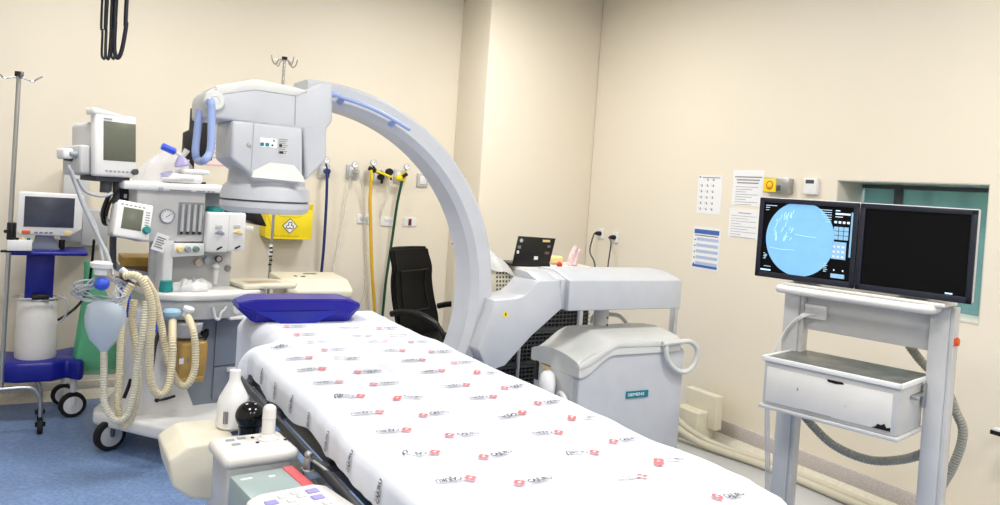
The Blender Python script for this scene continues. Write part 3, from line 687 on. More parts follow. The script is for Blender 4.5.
# monitors
def monitor(name, u0, u1, lbl, lit):
    t = thing(name, K, ((u0 + u1) / 2, .0, 1.292), lbl, 'monitor', 'twin flat monitors on the cart')
    z0, z1 = 1.298, 1.640
    b = MB(K, M_bez)
    b.box((u0, -.028, z0), (u1, -.016, z0 + .024), .003).box((u0, -.028, z1 - .02), (u1, -.016, z1), .003).box((u0, -.028, z0), (u0 + .021, -.016, z1), .003).box((u1 - .021, -.028, z0), (u1, -.016, z1), .003)
    b.build('bezel', t)
    b = MB(K, M_lgrey); b.box((u0 + .002, -.017, z0 + .002), (u1 - .002, .02, z1 + .003), .006).box((u0 + .08, .02, z0 + .06), (u1 - .08, .045, z1 - .06), .01).box(((u0 + u1) / 2 - .05, .0, 1.29), ((u0 + u1) / 2 + .05, .05, z0 + .02), .004); b.build('back_case', t)
    b = MB(K, M_scrk); b.box((u0 + .02, -.0215, z0 + .023), (u1 - .02, -.0165, z1 - .019))
    sc_ = b.build('screen', t)
    return t, sc_
m1, s1 = monitor('flat_monitor', -.428, -.004, 'left flat monitor on the cart showing a round blue x-ray image', True)
m2, s2 = monitor('flat_monitor', .0, .414, 'right flat monitor on the cart with a black screen', False)
def on1(px, py):  # reading of the screen layout
    u, z = K.px(px, py, -.022); return u, z
def disc(mb, cu, cz, ru, rz, y0, y1, n=64, clip=None):
    pts = []
    for i in range(n):
        a = 2 * PI * i / n; u, z = cu + ru * math.cos(a), cz + rz * math.sin(a)
        if clip: z = min(max(z, clip[0]), clip[1]); u = min(max(u, clip[2]), clip[3])
        pts.append((u, z))
    mb.prism(pts, y0, y1)
CL, CR_, CT, CB = K.px(766, 238, -.022), K.px(834.5, 245, -.022), K.px(802, 202, -.022), K.px(798, 276.5, -.022)
CUZ = ((CL[0] + CR_[0]) / 2, (CT[1] + CB[1]) / 2); CRX = (CR_[0] - CL[0]) / 2; CRZ = (CT[1] - CB[1]) / 2
b = MB(K, M_screenb)
cu, cz = CUZ; disc(b, cu, cz, CRX, CRZ, -.0224, -.0215, 72, (cz - CRZ * .985, cz + CRZ * .97, cu - CRX, cu + CRX * .97)); b.build('xray_image', s1, 'round pale blue x-ray image')
b = MB(K, mat('xray_lines', (170, 206, 232), .3, emit=.8))
random.seed(3)
def inside(u, z): return ((u - cu) / .145) ** 2 + ((z - cz) / .135) ** 2 < 1
for k in range(26):
    u, z = cu - .10 + random.uniform(-.035, .07), cz + random.uniform(-.02, .09); a = random.uniform(.9, 1.6)
    L = random.uniform(.01, .028); p = [(u + L * math.cos(a) * q + .003 * math.sin(q * 7 + k), -.0228, z + L * math.sin(a) * q) for q in (0, .4, .8, 1.2)]
    if inside(p[0][0], p[0][2]) and inside(p[-1][0], p[-1][2]): b.tube(p, .0009, 5, 3)
b.tube([(cu - .02, -.0228, cz + .018), (cu + .03, -.0228, cz + .014), (cu + .07, -.0228, cz + .013)], .0008, 5, 4).tube([(cu - .13, -.0228, cz - .045), (cu - .08, -.0228, cz - .05), (cu - .02, -.0228, cz - .048)], .0009, 5, 4)
b.build('vessel_lines', s1)
b = MB(K, M_glow)
def bar(u, z, w_, h=.0022): b.box((u, -.0224, z), (u + w_, -.0215, z + h))
bar(-.40, 1.607, .05); bar(-.40, 1.598, .018); bar(-.40, 1.588, .015, .0016)
for k in range(6): bar(-.165 + .006 * k, 1.603 - .0095 * k, .052 - .006 * k, .002)
bar(-.39, 1.345, .03, .0016); bar(-.405, 1.327, .046, .006)
for k in range(5): bar(-.397 + .005 * (k % 2), 1.40 - .0055 * k, .008 + .004 * (k % 3), .0018); bar(-.132, 1.385 - .008 * k, .012 + .004 * (k % 2), .002)
bar(-.098, 1.602, .018, .004); bar(-.098, 1.588, .06, .007); bar(-.098, 1.578, .03, .0025)
for k in range(4): bar(-.100 + .017 * k, 1.553, .010, .009)
bar(-.090, 1.36, .004, .006); bar(-.055, 1.36, .005, .006)
b.build('screen_text', s1)
b = MB(K, mat('ui_tile_blue', (120, 160, 190), .3, emit=.6))
for i in range(3):
    for j in range(3): b.box((-.100 + .0205 * i, -.0224, 1.487 + .018 * j), (-.082 + .0205 * i, -.0215, 1.503 + .018 * j))
b.box((-.104, -.0224, 1.408), (-.046, -.0215, 1.478)); b.box((-.1, -.0224, 1.331), (-.045, -.0215, 1.348)); b.box((-.034, -.0222, 1.42), (-.027, -.0215, 1.60))
b.build('menu_tiles', s1)
b = MB(K, M_paper)
for i in range(3):
    for j in range(3): b.box((-.099 + .018 * i, -.0232, 1.414 + .02 * j), (-.089 + .018 * i, -.0224, 1.422 + .02 * j))
b.build('menu_icons', s1)
b = MB(K, M_glow); b.box((.325, -.0224, 1.325), (.35, -.0215, 1.330)); b.build('screen_text', s2)
# big grey corrugated hose looped behind the cart
hg = [K.p3(x, y, v) for x, y, v in ((909, 345, .16), (922, 362, .2), (944, 385, .22), (955, 410, .24), (963, 432, .26), (955, 462, .27), (938, 492, .27))]
hz = [K.p3(x, y, v) for x, y, v in ((796, 405, .155), (812, 425, .155), (835, 446, .155), (870, 460, .155), (905, 459, .155), (930, 450, .155), (946, 440, .16))]
b = MB(K, M_greyh); b.tube(hg, .019, 14, 8, corr=.012); b.build('flexible_conduit', label='grey flexible conduit running down behind the right post of the monitor cart', cat='hose', group='grey conduits behind the monitor cart')
b = MB(K, M_greyh); b.tube(hz, .019, 14, 8, corr=.012); b.build('flexible_conduit', label='grey flexible conduit sagging in a loop under the cart drawer', cat='hose', group='grey conduits behind the monitor cart')

# ================================================================== RIGHT WALL THINGS
# frame with u running along the right wall towards the camera (-Y), v into the wall
RW = Fr((XR, 0), -90)
def rpx(x, y, v=0): return RW.px(x, y, v)
def sheet_on_wall(name, corners, label, cat, group=None, mt=M_paper):
    us = [rpx(*p) for p in corners]; u0 = min(p[0] for p in us); u1 = max(p[0] for p in us); z0 = min(p[1] for p in us); z1 = max(p[1] for p in us)
    b = MB(RW, mt); b.box((u0, -.002, z0), (u1, -.0002, z1)); return b, u0, u1, z0, z1
def bars(b, rows, v=-.0026):
    for u, z, w_, h in rows: b.box((u, v, z), (u + w_, v + .001, z + h))
b, u0, u1, z0, z1 = sheet_on_wall('x', [(699, 175), (720, 215)], '', ''); z0 -= .0
random.seed(5); b.m(M_print)
for j in range(6):
    for i in range(3):
        if (i, j) == (0, 5): continue
        cu_, cz_ = u0 + .03 + i * .055 + .01, z0 + .03 + j * .042; b.box((cu_ - .008, -.0026, cz_ - .004), (cu_ + .008, -.0018, cz_ + .003)); b.box((cu_ - .003, -.0026, cz_ + .003), (cu_ + .004, -.0018, cz_ + .014))
        b.box((cu_ - .022, -.0026, cz_ + .006), (cu_ - .012, -.0018, cz_ + .009))
b.box((u0 + .01, -.0026, z1 - .02), (u0 + .025, -.0018, z1 - .008)).box((u0 + .04, -.0026, z1 - .02), (u1 - .02, -.0018, z1 - .014))
b.build('wall_notice', label='white notice with small pictograms above the blue notice', cat='poster', group='notices taped to the right wall')
b, u0, u1, z0, z1 = sheet_on_wall('x', [(694, 226), (718, 272)], '', ''); b.m(M_pblue)
b.box((u0 + .012, -.0026, z1 - .05), (u1 - .012, -.0018, z1 - .018)).box((u0 + .012, -.0026, z0 + .012), (u1 - .012, -.0018, z0 + .03))
b.m(M_pblue2)
for k in range(5): b.box((u0 + .04, -.0026, z1 - .10 - k * .043), (u1 - .015, -.0018, z1 - .078 - k * .043))
b.m(M_ink)
for k in range(5): b.box((u0 + .02, -.0028, z1 - .10 - k * .043), (u0 + .03, -.0018, z1 - .09 - k * .043))
b.m(M_print).box((u0 + .02, -.0026, z1 - .066), (u1 - .02, -.0018, z1 - .058))
b.build('wall_notice', label='notice with blue header and five pale blue rows, lower left', cat='poster', group='notices taped to the right wall')
b, u0, u1, z0, z1 = sheet_on_wall('x', [(734, 170), (762, 207)], '', ''); b.m(M_print)
for k, (a, c) in enumerate(((.06, .95), (.12, .88), (.14, .85))): b.box((u0 + .28 * a, -.0026, z1 - .05 - k * .02), (u0 + (u1 - u0) * c, -.0018, z1 - .042 - k * .02))
for k in range(8): b.box((u0 + .03, -.0026, z1 - .115 - k * .017), (u0 + .03 + (u1 - u0 - .06) * (.95 - .25 * (k % 3)), -.0018, z1 - .112 - k * .017))
b.build('wall_notice', label='upper white text page taped above another page', cat='poster', group='notices taped to the right wall')
b, u0, u1, z0, z1 = sheet_on_wall('x', [(730, 208), (759, 240)], '', ''); b.m(M_print)
b.box((u0 + .08, -.0026, z1 - .03), (u1 - .08, -.0018, z1 - .025))
for k in range(9): b.box((u0 + .02, -.0026, z1 - .05 - k * .018), (u0 + .02 + (u1 - u0 - .04) * (.95 - .3 * (k % 4 == 1) - .55 * (k % 4 == 3)), -.0018, z1 - .0475 - k * .018))
b.build('wall_notice', label='lower white text page taped below another page', cat='poster', group='notices taped to the right wall')
u0, zt = rpx(769, 178); u1, zb = rpx(793, 194)
gs = thing('gas_alarm', RW, ((u0 + u1) / 2, 0, zb), 'small steel box with a round yellow dial above the left monitor', 'alarm')
b = MB(RW, M_steel); b.box((u0 - .0, -.05, zb), (u1, 0, zt), .004); b.build('alarm_box', gs)
b = MB(RW, M_yellow); c = (u0 + .055, -.05, (zb + zt) / 2); b.box((u0 + .005, -.053, zb + .005), (u0 + .105, -.049, zt - .005), .004); b.m(M_ylid if 0 else M_orange); b.lathe([(0, .004), (.028, .004), (.036, 0)], c, (0, -1, 0)); b.m(M_yellow).lathe([(0, .016), (.012, .014), (.02, .004)], c, (0, -1, 0)); b.build('yellow_dial', gs)
b = MB(RW, M_dgrey); b.box((u0 + .11, -.053, zb + .015), (u0 + .14, -.049, zb + .05), .002); b.build('alarm_button', gs)
u0, zt = rpx(806.5, 178); u1, zb = rpx(819, 195)
tm = thing('thermostat', RW, ((u0 + u1) / 2, 0, zb), 'small white wall thermostat beside the window frame', 'thermostat')
b = MB(RW, M_white); b.box((u0, -.03, zb), (u1, 0, zt), .006, 3); b.build('thermostat_case', tm)
b = MB(RW, M_dgrey); b.box((u0 + .02, -.0315, zt - .035), (u1 - .02, -.029, zt - .012), .001); b.build('display', tm)
# white box by the skirting
u0, zt = rpx(686, 386, -.17); u1, _ = rpx(717, 394, -.17)
wb = thing('skirting_box', RW, ((u0 + u1) / 2, -.085, 0), 'cream box on the floor against the right wall behind the x-ray trolley', 'box')
b = MB(RW, M_cream); b.box((u0, -.17, .09), (u1, -.102, zt), .01, 3); b.build('box_body', wb)
b = MB(RW, M_cream); b.box((u0 - .0, -.26, .0), (u0 + .22, -.102, .20), .012, 3); b.build('lower_box', wb)
# thick beige floor cables along the wall
for k, (dy, lbl) in enumerate(((0, 'thick beige cable along the floor, the one nearest the right wall'), (.075, 'thick beige cable on the floor, the outer of the two by the right wall'))):
    b = MB(WF, M_beigeh)
    b.tube([(XR - .30 - dy * .4, 4.05, .24 - .06 * k), (XR - .36 - dy, 3.9, .15), (XR - .30 - dy, 3.65, .06), (XR - .20 - dy, 3.2, .046), (XR - .19 - dy, 2.6, .046), (XR - .21 - dy * 1.4, 2.1, .046), (XR - .19 - dy, 1.5, .046)], .023, 12, 10)
    b.build('floor_cable', label=lbl, cat='cable', group='thick cables by the right wall')
# black thing at right edge of picture
u0, zt = rpx(992, 429, -.12); u1, zb = rpx(1004, 437, -.12)
b = MB(RW, M_black); b.box((u0, -.14, zb), (u0 + .12, -.102, zt), .004); b.m(M_white); b.box((u0 + .01, -.14, zt + .0), (u0 + .12, -.10, zt + .012), .003).box((u0 + .02, -.115, zb + .003), (u0 + .05, 0, zt - .003), .002)
b.build('wall_bracket', label='small black and white bracket on the wall at the right edge', cat='bracket')
# two sockets with plugs on the column
CW = Fr((0, 5.5), 0)

b = MB(WF, M_lgrey); b.box((3.20, -1.2, .0), (4.01, 4.1, .022), .006, 2); b.build('floor_duct', label='flat light grey cable duct on the floor along the right wall', cat='cable duct')
def socket(cx, cz, fr, lbl, plug=True, turn=1):
    t = thing('wall_socket', fr, (cx, 0, cz - .04), lbl, 'socket', 'power sockets near the corner')
    b = MB(fr, M_white); b.box((cx - .036, -.012, cz - .045), (cx + .036, 0, cz + .045), .005, 3); b.build('socket_plate', t)
    b = MB(fr, M_rubber); b.lathe([(0, -.012), (.019, -.012), (.018, .03), (.012, .05), (.006, .055), (0, .055)], (cx, -.005, cz), (-.3, -1, 0)); b.build('plug', t)
    return t
for (px, py), lbl, ends in (((601.5, 233.5), 'white wall socket with black plug, left of the two near the corner', [(592, 240), (590, 252), (595, 266)]),
                      ((616, 237.5), 'white wall socket with black plug, right of the two near the corner', [(611, 242), (609.5, 255), (608, 266)])):
    fr = RW if 1 else CW
    u, z = fr.px(px, py, 0); fr_ = fr
    socket(u, z, fr, lbl)
    b = MB(fr, M_dgrey); P_ = [(u - .02, -.06, z - .002)] + [fr.p3(x, y, -.10) for x, y in ends] + [(fr.p3(*ends[-1], -.10)[0], -.10, z - .5)]
    b.tube(P_, .006, 8, 8); b.build('power_cord', label='black cord hanging from the ' + ('left' if px < 610 else 'right') + ' socket near the corner', cat='cord', group='cords of the corner sockets')

# ================================================================== BACK WALL THINGS
BW = Fr((0, YB), 0)
def gauge(mb, c, r, tilt=(0, -1, .1)):
    mb.m(M_chrome).lathe([(0, 0), (r, 0), (r, .018), (r * .9, .022), (r * .88, .018), (0, .018)], c, tilt, 28)
    mb.m(M_paper).lathe([(0, .0185), (r * .86, .0185), (r * .86, .0175)], c, tilt, 28)
    cc = Vector(c) + Vector(tilt).normalized() * .0195
    mb.m(M_ink).tube([cc, cc + Vector((r * .5, 0, r * .4))], .002, 5, 1)
outs = [((323.5, 171), 'wall gas outlet with navy valve and the blue hose, left of the row', (326, 160.5), M_bhose),
        ((352, 171.5), 'wall gas outlet with chrome regulator and clear tubing, second in the row', (354.5, 165), M_chrome),
        ((377, 177), 'wall gas outlet with black and yellow regulator above the yellow hose', (373, 163), M_rubber),
        ((399, 176), 'wall gas outlet with yellow valve above the green hose', (406.5, 167), M_yellow),
        ((422, 180), 'plain wall gas outlet beside the C-arm ring, last in the row', None, M_lgrey)]
for (px, py), lbl, gp, mt in outs:
    u, z = BW.px(px, py, 0); t = thing('gas_outlet', BW, (u, 0, z - .05), lbl, 'gas outlet', 'gas outlets on the back wall')
    b = MB(BW, M_lgrey); b.box((u - .05, -.02, z - .055), (u + .045, 0, z + .055), .005); b.m(M_white).box((u - .03, -.026, z - .035), (u + .03, -.018, z + .035), .004); b.build('outlet_plate', t)
    if gp:
        g = BW.p3(gp[0], gp[1], -.09)
        b = MB(BW); gauge(b, g, .026); b.build('pressure_gauge', t)
        b = MB(BW, mt); b.lathe([(0, 0), (.02, 0), (.022, .02), (.016, .05), (.02, .07), (.012, .085), (0, .085)], (u + .01, -.02, z - .0), (0, -1, 0), 20)
        b.cyl((u + .01, -.08, z), (g[0], -.085, g[2] - .02), .007, seg=12).cyl((u + .012, -.08, z), (u + .012, -.08, z - .05), .014, .01, seg=16); b.build('valve_body', t)
    if px == 377:
        b = MB(BW, M_rubber); q = [BW.p3(x, y, -.10) for x, y in ((369, 168), (375, 171), (383, 174))]; b.cyl(q[0], q[1], .018).cyl(q[1], q[2], .012, .016); b.build('regulator_knob', t)
        b = MB(BW, M_yellow); b.cyl(BW.p3(376, 171, -.11), BW.p3(391, 177, -.11), .010, seg=14); b.cyl(BW.p3(371, 170, -.115), BW.p3(372, 180, -.11), .012, seg=14); b.build('yellow_union', t)
    if px == 399:
        b = MB(BW, M_rubber); c = BW.p3(390, 172, -.10); b.lathe([(0, .05), (.026, .05), (.03, .03), (.026, 0), (0, 0)], (c[0], -.06, c[2]), (0, -1, 0)); c2 = BW.p3(391, 180, -.1); b.cyl(c, c2, .008, seg=10); b.cyl(BW.p3(402, 177, -.1), BW.p3(407, 174, -.1), .014, seg=12); b.build('flow_knob', t)
        b = MB(BW, M_yellow); c = BW.p3(399, 178, -.10); b.ball(c, .028, (1.2, .8, .9)); b.build('yellow_cap', t)
def hose(name, pts, r, mt, lbl, fr=BW, seg=10, corr=None, cat='hose', group=None):
    b = MB(fr, mt); b.tube([fr.p3(x, y, v) for x, y, v in pts], r, seg, 8, corr=corr); return b.build(name, label=lbl, cat=cat, group=group)
hose('gas_hose', [(326.5, 172, -.10), (327, 182, -.10), (326, 210, -.09), (323.5, 250, -.08), (321, 276, -.07), (319, 300, -.07), (317, 335, -.08)], .011, M_bhose, 'dark blue gas hose hanging down the back wall', group='gas hoses on the back wall')
hose('gas_hose', [(371.5, 176, -.11), (370, 200, -.10), (370.5, 220, -.09), (372, 270, -.08), (375.5, 320, -.08), (377, 350, -.08)], .013, M_yhose, 'yellow gas hose hanging down the back wall', group='gas hoses on the back wall')
hose('gas_hose', [(402, 181, -.10), (397, 205, -.09), (392, 240, -.07), (386, 280, -.06), (383, 310, -.06), (379, 345, -.06)], .011, M_ghose, 'dark green gas hose hanging behind the black chair', group='gas hoses on the back wall')
hose('clear_tube', [(351, 178, -.08), (346, 200, -.05), (340, 235, -.03), (333, 270, -.03), (329, 290, -.03), (327, 330, -.03)], .007, M_clear, 'clear tube curving down to the left from the second gas outlet', cat='tube', group='clear tubes on the back wall')
hose('clear_tube', [(357, 172, -.08), (363, 190, -.06), (365, 230, -.03), (366, 280, -.03), (362, 298, -.03), (352, 312, -.03), (345, 335, -.04)], .007, M_clear, 'clear tube hanging straight between the outlets and the white cart', cat='tube', group='clear tubes on the back wall')
hose('clear_tube', [(381, 170, -.09), (388, 180, -.07), (388, 195, -.05), (383, 206, -.04), (381, 216, -.03)], .006, M_clear, 'short clear tube looping from the yellow regulator', cat='tube', group='clear tubes on the back wall')
for k, ((x, y), lbl) in enumerate((((364, 219), 'white double switch plate with round socket, beside the yellow hose'), ((387, 221.5), 'white switch plate between the yellow and green hoses'), ((409.5, 222), 'white switch plate with a dark red rocker'))):
    u, z = BW.px(x, y, 0); t = thing('switch_plate', BW, (u, 0, z - .035), lbl, 'switch', 'switch plates under the gas outlets')
    b = MB(BW, M_white); b.box((u - .06, -.01, z - .037), (u + .06, 0, z + .037), .004, 3); b.build('plate', t)
    b = MB(BW, (M_lgrey, M_white, M_rubrot)[k])
    if k == 0: b.lathe([(0, .003), (.018, .003), (.02, 0)], (u - .02, -.0095, z), (0, -1, 0)); b.lathe([(0, .004), (.02, .004), (.022, 0)], (u + .03, -.0095, z), (0, -1, 0))
    elif k == 1: b.box((u - .03, -.015, z + .005), (u + .01, -.009, z + .03), .002).box((u + .02, -.015, z + .003), (u + .04, -.009, z + .028), .002)
    else: b.box((u - .015, -.016, z - .027), (u + .012, -.009, z + .027), .003)
    b.build('rocker', t)
# sharps container
u0, zt = BW.px(266, 211, -.16); u1, zb = BW.px(311, 238, -.16)
sh = thing('sharps_container', BW, ((u0 + u1) / 2, -.09, zb), 'yellow cardboard sharps box hanging on the back wall under the x-ray head', 'sharps box')
b = MB(BW, M_yellow); b.box((u0, -.17, zb), (u1, -.01, zt + .02), .004); b.prism([(u0, zb), (u0 + .03, zb - .012), (u1 - .03, zb - .012), (u1, zb)], -.175, -.005); b.build('carton', sh)
b = MB(BW, M_yellow); z2 = WF.px(309, 196, 5.84)[1]
b.prism([(u0 - .0, zt + .02), (u1, zt + .02), (u1 + .012, z2 - .03), (u1 - .006, z2 - .01), (u1 - .02, z2), (u1 - .06, z2 - .02), (u0 + .02, z2 - .01)], -.02, -.008); b.box((u0, -.17, zt + .0), (u0 + .004, -.01, zt + .05)).box((u1 - .004, -.17, zt), (u1, -.01, zt + .06)); b.build('lid_flap', sh)
c = BW.p3(290, 226, -.172); b = MB(BW, M_ink); s_ = .058; b.prism([(c[0] - s_, c[2]), (c[0], c[2] - s_), (c[0] + s_, c[2]), (c[0], c[2] + s_)], -.1725, -.17); b.m(M_paper); s_ = .051; b.prism([(c[0] - s_, c[2]), (c[0], c[2] - s_), (c[0] + s_, c[2]), (c[0], c[2] + s_)], -.1735, -.17)
b.m(M_ink)
for a in (90, 210, 330):
    ca_, sa_ = math.cos(math.radians(a)), math.sin(math.radians(a)); b.tube([(c[0] + .016 * ca_ + .013 * math.cos(math.radians(a + q)), -.1742, c[2] + .016 * sa_ + .013 * math.sin(math.radians(a + q))) for q in range(-140, 141, 35)], .0028, 5, 3)
b.build('biohazard_label', sh)
b = MB(BW, mat('dark_yellow_print', (190, 160, 20), .6)); b.tube([(c[0] - .09, -.171, c[2] + .085), (c[0] - .07, -.171, c[2] + .068), (c[0] + .06, -.171, c[2] + .068), (c[0] + .08, -.171, c[2] + .085)], .0015, 5, 2); b.tube([(u0 + .003, -.171, zt - .01), (u0 + .07, -.171, zb + .01)], .0018, 5, 1)
for k in range(4): b.box((u0 + .06 + k * .05, -.172, zb + .008), (u0 + .10 + k * .05, -.170, zb + .013))
b.build('printed_lines', sh)

# IV drip stand behind
IF = Fr((1.46, 5.70), 0)
dx, dz = IF.px(284.5, 60, 0); bx_, _ = IF.px(275, 284, 0)
iv = thing('drip_stand', IF, (0, 0, 0), 'chrome drip stand with hooks rising behind the x-ray head', 'drip stand', 'drip stands')
b = MB(IF, M_chrome); b.cyl((dx - .02, 0, .08), (dx, 0, dz + .01), .011, seg=14); b.build('pole', iv)
def hooks(mb, x, y, z, R=.065, n=4, r=.004):
    for k in range(n):
        a = math.radians(20 + 360 / n * k); d = Vector((math.cos(a), math.sin(a), 0)); o = Vector((x, y, z))
        mb.tube([o, o + d * R * .45 + Vector((0, 0, -.004)), o + d * R * .62 + Vector((0, 0, -.025)), o + d * R * .8 + Vector((0, 0, -.03)), o + d * R + Vector((0, 0, -.012)), o + d * R * 1.15 + Vector((0, 0, .015))], r, 8, 5)
for k in range(4):
    b = MB(IF, M_chrome)
    a = math.radians(20 + 90 * k); d = Vector((math.cos(a), math.sin(a), 0)); o = Vector((dx, 0, dz)); R = .10
    b.tube([o, o + d * R * .45 + Vector((0, 0, -.006)), o + d * R * .62 + Vector((0, 0, -.035)), o + d * R * .8 + Vector((0, 0, -.04)), o + d * R + Vector((0, 0, -.018)), o + d * R * 1.1 + Vector((0, 0, .018))], .005, 8, 5); b.build('hook', iv)
b = MB(IF, M_rubber); b.cyl((dx, 0, dz), (dx, 0, dz + .022), .02, seg=16); b.build('top_cap', iv)
pz = IF.px(276.5, 250, 0)[1]
b = MB(IF, M_white); b.cyl((dx - .018, 0, 1.0), (dx - .014, 0, pz + .04), .0135, seg=14); b.m(M_black)
for k in range(5): b.box((dx - .03 + .006 * (k % 2), -.016, pz - .11 + k * .03), (dx - .006 + .004 * (k % 2), -.012, pz - .098 + k * .03))
b.build('marked_sleeve', iv, 'white sleeve with black marks')
for k in range(5):
    b = MB(IF, M_steel); a = math.radians(72 * k + 10); b.tube([(dx - .02, 0, .12), (dx - .02 + .11 * math.cos(a), .11 * math.sin(a), .09), (dx - .02 + .2 * math.cos(a), .2 * math.sin(a), .075)], .011, 8, 4); l_ = b.build('leg', iv)
    b = MB(IF, M_rubber); b.ball((dx - .02 + .2 * math.cos(a), .2 * math.sin(a), .035), .033, (1, .6, 1)); b.build('castor', l_)
# cream medical cart with worktop lid
u0, zt = WF.px(281, 279, 5.12); u1, _ = WF.px(348, 279, 5.12)
cc = thing('utility_cart', WF, ((u0 + u1) / 2, 5.25, 0), 'low cream cart with a flat lid standing behind the blue pillow', 'cart')
b = MB(WF, M_cream); b.box((u0 + .02, 5.06, .1), (u1 - .01, 5.40, zt - .10), .02, 3); b.build('cart_body', cc)
b = MB(WF, M_cream); b.prism([(5.0, zt - .11), (5.0, zt - .06), (5.12, zt - .0), (5.43, zt + .01), (5.44, zt - .10)], u0, u1, .012, 3, 'yz'); b.build('lid', cc)
b = MB(WF, M_dgrey); b.box((u0 + .12, 5.22, zt - .002), (u0 + .135, 5.26, zt + .007), .001).box((u0 + .16, 5.20, zt - .002), (u0 + .185, 5.23, zt + .007), .001).box((u0 + .21, 5.32, zt - .002), (u0 + .30, 5.35, zt + .010), .001); b.build('lid_marks', cc)
for x, y in ((u0 + .07, 5.1), (u1 - .06, 5.1), (u0 + .07, 5.36), (u1 - .06, 5.36)): caster(WF, cc, x, y, .045, .025)

# ================================================================== OFFICE CHAIR
CF = Fr((2.47, 4.95), 30)
ch = thing('office_chair', CF, (0, 0, 0), 'black leather office chair against the back wall, seen through the C-arm', 'chair')
b = MB(CF, M_blackf)
def backp(s, q):  # front surface of the back
    x = (s - .5) * (.50 - .06 * q * q); z = .46 + .68 * q; y = .17 + .13 * q + .05 * (1 - math.cos((s - .5) * 2.2)) * -1
    y -= .018 * math.exp(-((q - .80) / .1) ** 2) + .02 * math.exp(-((q - .25) / .16) ** 2)
    return Vector((x, y, z))
b.box((-.5, -.5, -.5), (.5, .5, .5)) if 0 else None
t = bmesh.new(); n1, n2 = 16, 24; F = []; Bk = []
for i in range(n1 + 1):
    F.append([t.verts.new(backp(i / n1, j / n2)) for j in range(n2 + 1)])
    Bk.append([t.verts.new(backp(i / n1, j / n2) + Vector((0, .075 * (1 - .5 * (abs(i / n1 - .5) * 2) ** 3), 0))) for j in range(n2 + 1)])
for i in range(n1):
    for j in range(n2): t.faces.new((F[i][j], F[i + 1][j], F[i + 1][j + 1], F[i][j + 1])); t.faces.new((Bk[i][j], Bk[i][j + 1], Bk[i + 1][j + 1], Bk[i + 1][j]))
for i in range(n1): t.faces.new((F[i][0], Bk[i][0], Bk[i + 1][0], F[i + 1][0])); t.faces.new((F[i][n2], F[i + 1][n2], Bk[i + 1][n2], Bk[i][n2]))
for j in range(n2): t.faces.new((F[0][j], F[0][j + 1], Bk[0][j + 1], Bk[0][j])); t.faces.new((F[n1][j], Bk[n1][j], Bk[n1][j + 1], F[n1][j + 1]))
bmesh.ops.recalc_face_normals(t, faces=t.faces[:])
es = [e for e in t.edges if e.calc_face_angle(0) > .9]; bmesh.ops.bevel(t, geom=es, offset=.018, segments=3, affect='EDGES', clamp_overlap=True); b._in(t)
bk = b.build('backrest', ch)
b = MB(CF, M_black)
def bp(x, z): q = (z - .46) / .68; p = backp(x / (.50 - .06 * q * q) + .5, q); return (p.x, p.y - .003, p.z)
for P_ in ([(-.17, .98), (.17, .98)], [(-.15, .70), (.15, .70)], [(-.15, .98), (-.14, .85), (-.15, .70)], [(.15, .98), (.14, .85), (.15, .70)]): b.tube([bp(*q) for q in P_], .004, 6, 6)
b.build('stitched_seam', bk)
b = MB(CF, M_blackf); b.box((-.26, -.30, .42), (.26, .24, .53), .045, 4); b.build('seat', ch)
for sx in (-1, 1):
    b = MB(CF, M_black); x = .285 * sx
    b.tube([(x, .20, .70), (x, .08, .73), (x * 1.04, -.06, .725), (x * 1.05, -.20, .67), (x * 1.04, -.26, .57), (x, -.20, .48), (x * .92, -.05, .44)], lambda t: .022 if t < .5 else .016, 12, 8)
    b.build('armrest', ch)
b = MB(CF, M_black); b.cyl((0, 0, .12), (0, 0, .43), .03, .025); b.build('gas_lift', ch)
for k in range(5):
    a = math.radians(72 * k + 20); b = MB(CF, M_black); b.tube([(0, 0, .13), (.15 * math.cos(a), .15 * math.sin(a), .11), (.29 * math.cos(a), .29 * math.sin(a), .075)], .018, 10, 4); l_ = b.build('leg', ch)
    b = MB(CF, M_rubber); b.lathe([(0, -.02), (.03, -.02), (.03, .02), (0, .02)], (.29 * math.cos(a), .29 * math.sin(a), .031), (math.sin(a), -math.cos(a), 0)); b.build('castor', l_)

# ================================================================== EQUIPMENT BEHIND C-ARM
EF = Fr((2.6, 3.86), 0)
# cream vented unit with sheet over it
u0, zt = EF.px(478, 268, 0); u1, _ = EF.px(513, 268, 0); zb = 0
vu = thing('vented_unit', EF, ((u0 + u1) / 2, .15, 0), 'cream equipment unit with a square-holed vent, half hidden by the C-arm', 'equipment')
b = MB(EF, M_cream); b.box((u0, 0, .75), (u1, .30, zt - .01), .01); b.box((u0 + .05, .05, 0.03), (u1 - .05, .28, .75), .01); b.build('unit_case', vu)
b = MB(EF, M_dgrey)
for i in range(7):
    for j in range(6):
        x, z = EF.px(497 + i * 3.1, 273 + j * 4.1, 0)
        if x < u1 - .012: b.box((x - .005, -.002, z - .006), (x + .005, .002, z + .006))
b.build('vent_holes', vu)['kind'] = 'stuff'
b = MB(EF, M_white)
def drape(s, q):
    x = u0 - .02 + (u1 - u0 + .12) * s; z = zt + .035 + .10 * min(1, q * 1.3) - .13 * max(0, s - .5) * 2 + .012 * math.sin(s * 11 + q * 3)
    y = -.03 + .34 * min(1, q * 1.4); z -= .0 if q < .72 else .03
    if q < .2: z -= (.2 - q) * .2
    return Vector((x, y, z))
b.grid(drape, 26, 16, .004); b.build('white_cloth', label='crumpled white cloth lying over the vented unit', cat='cloth')
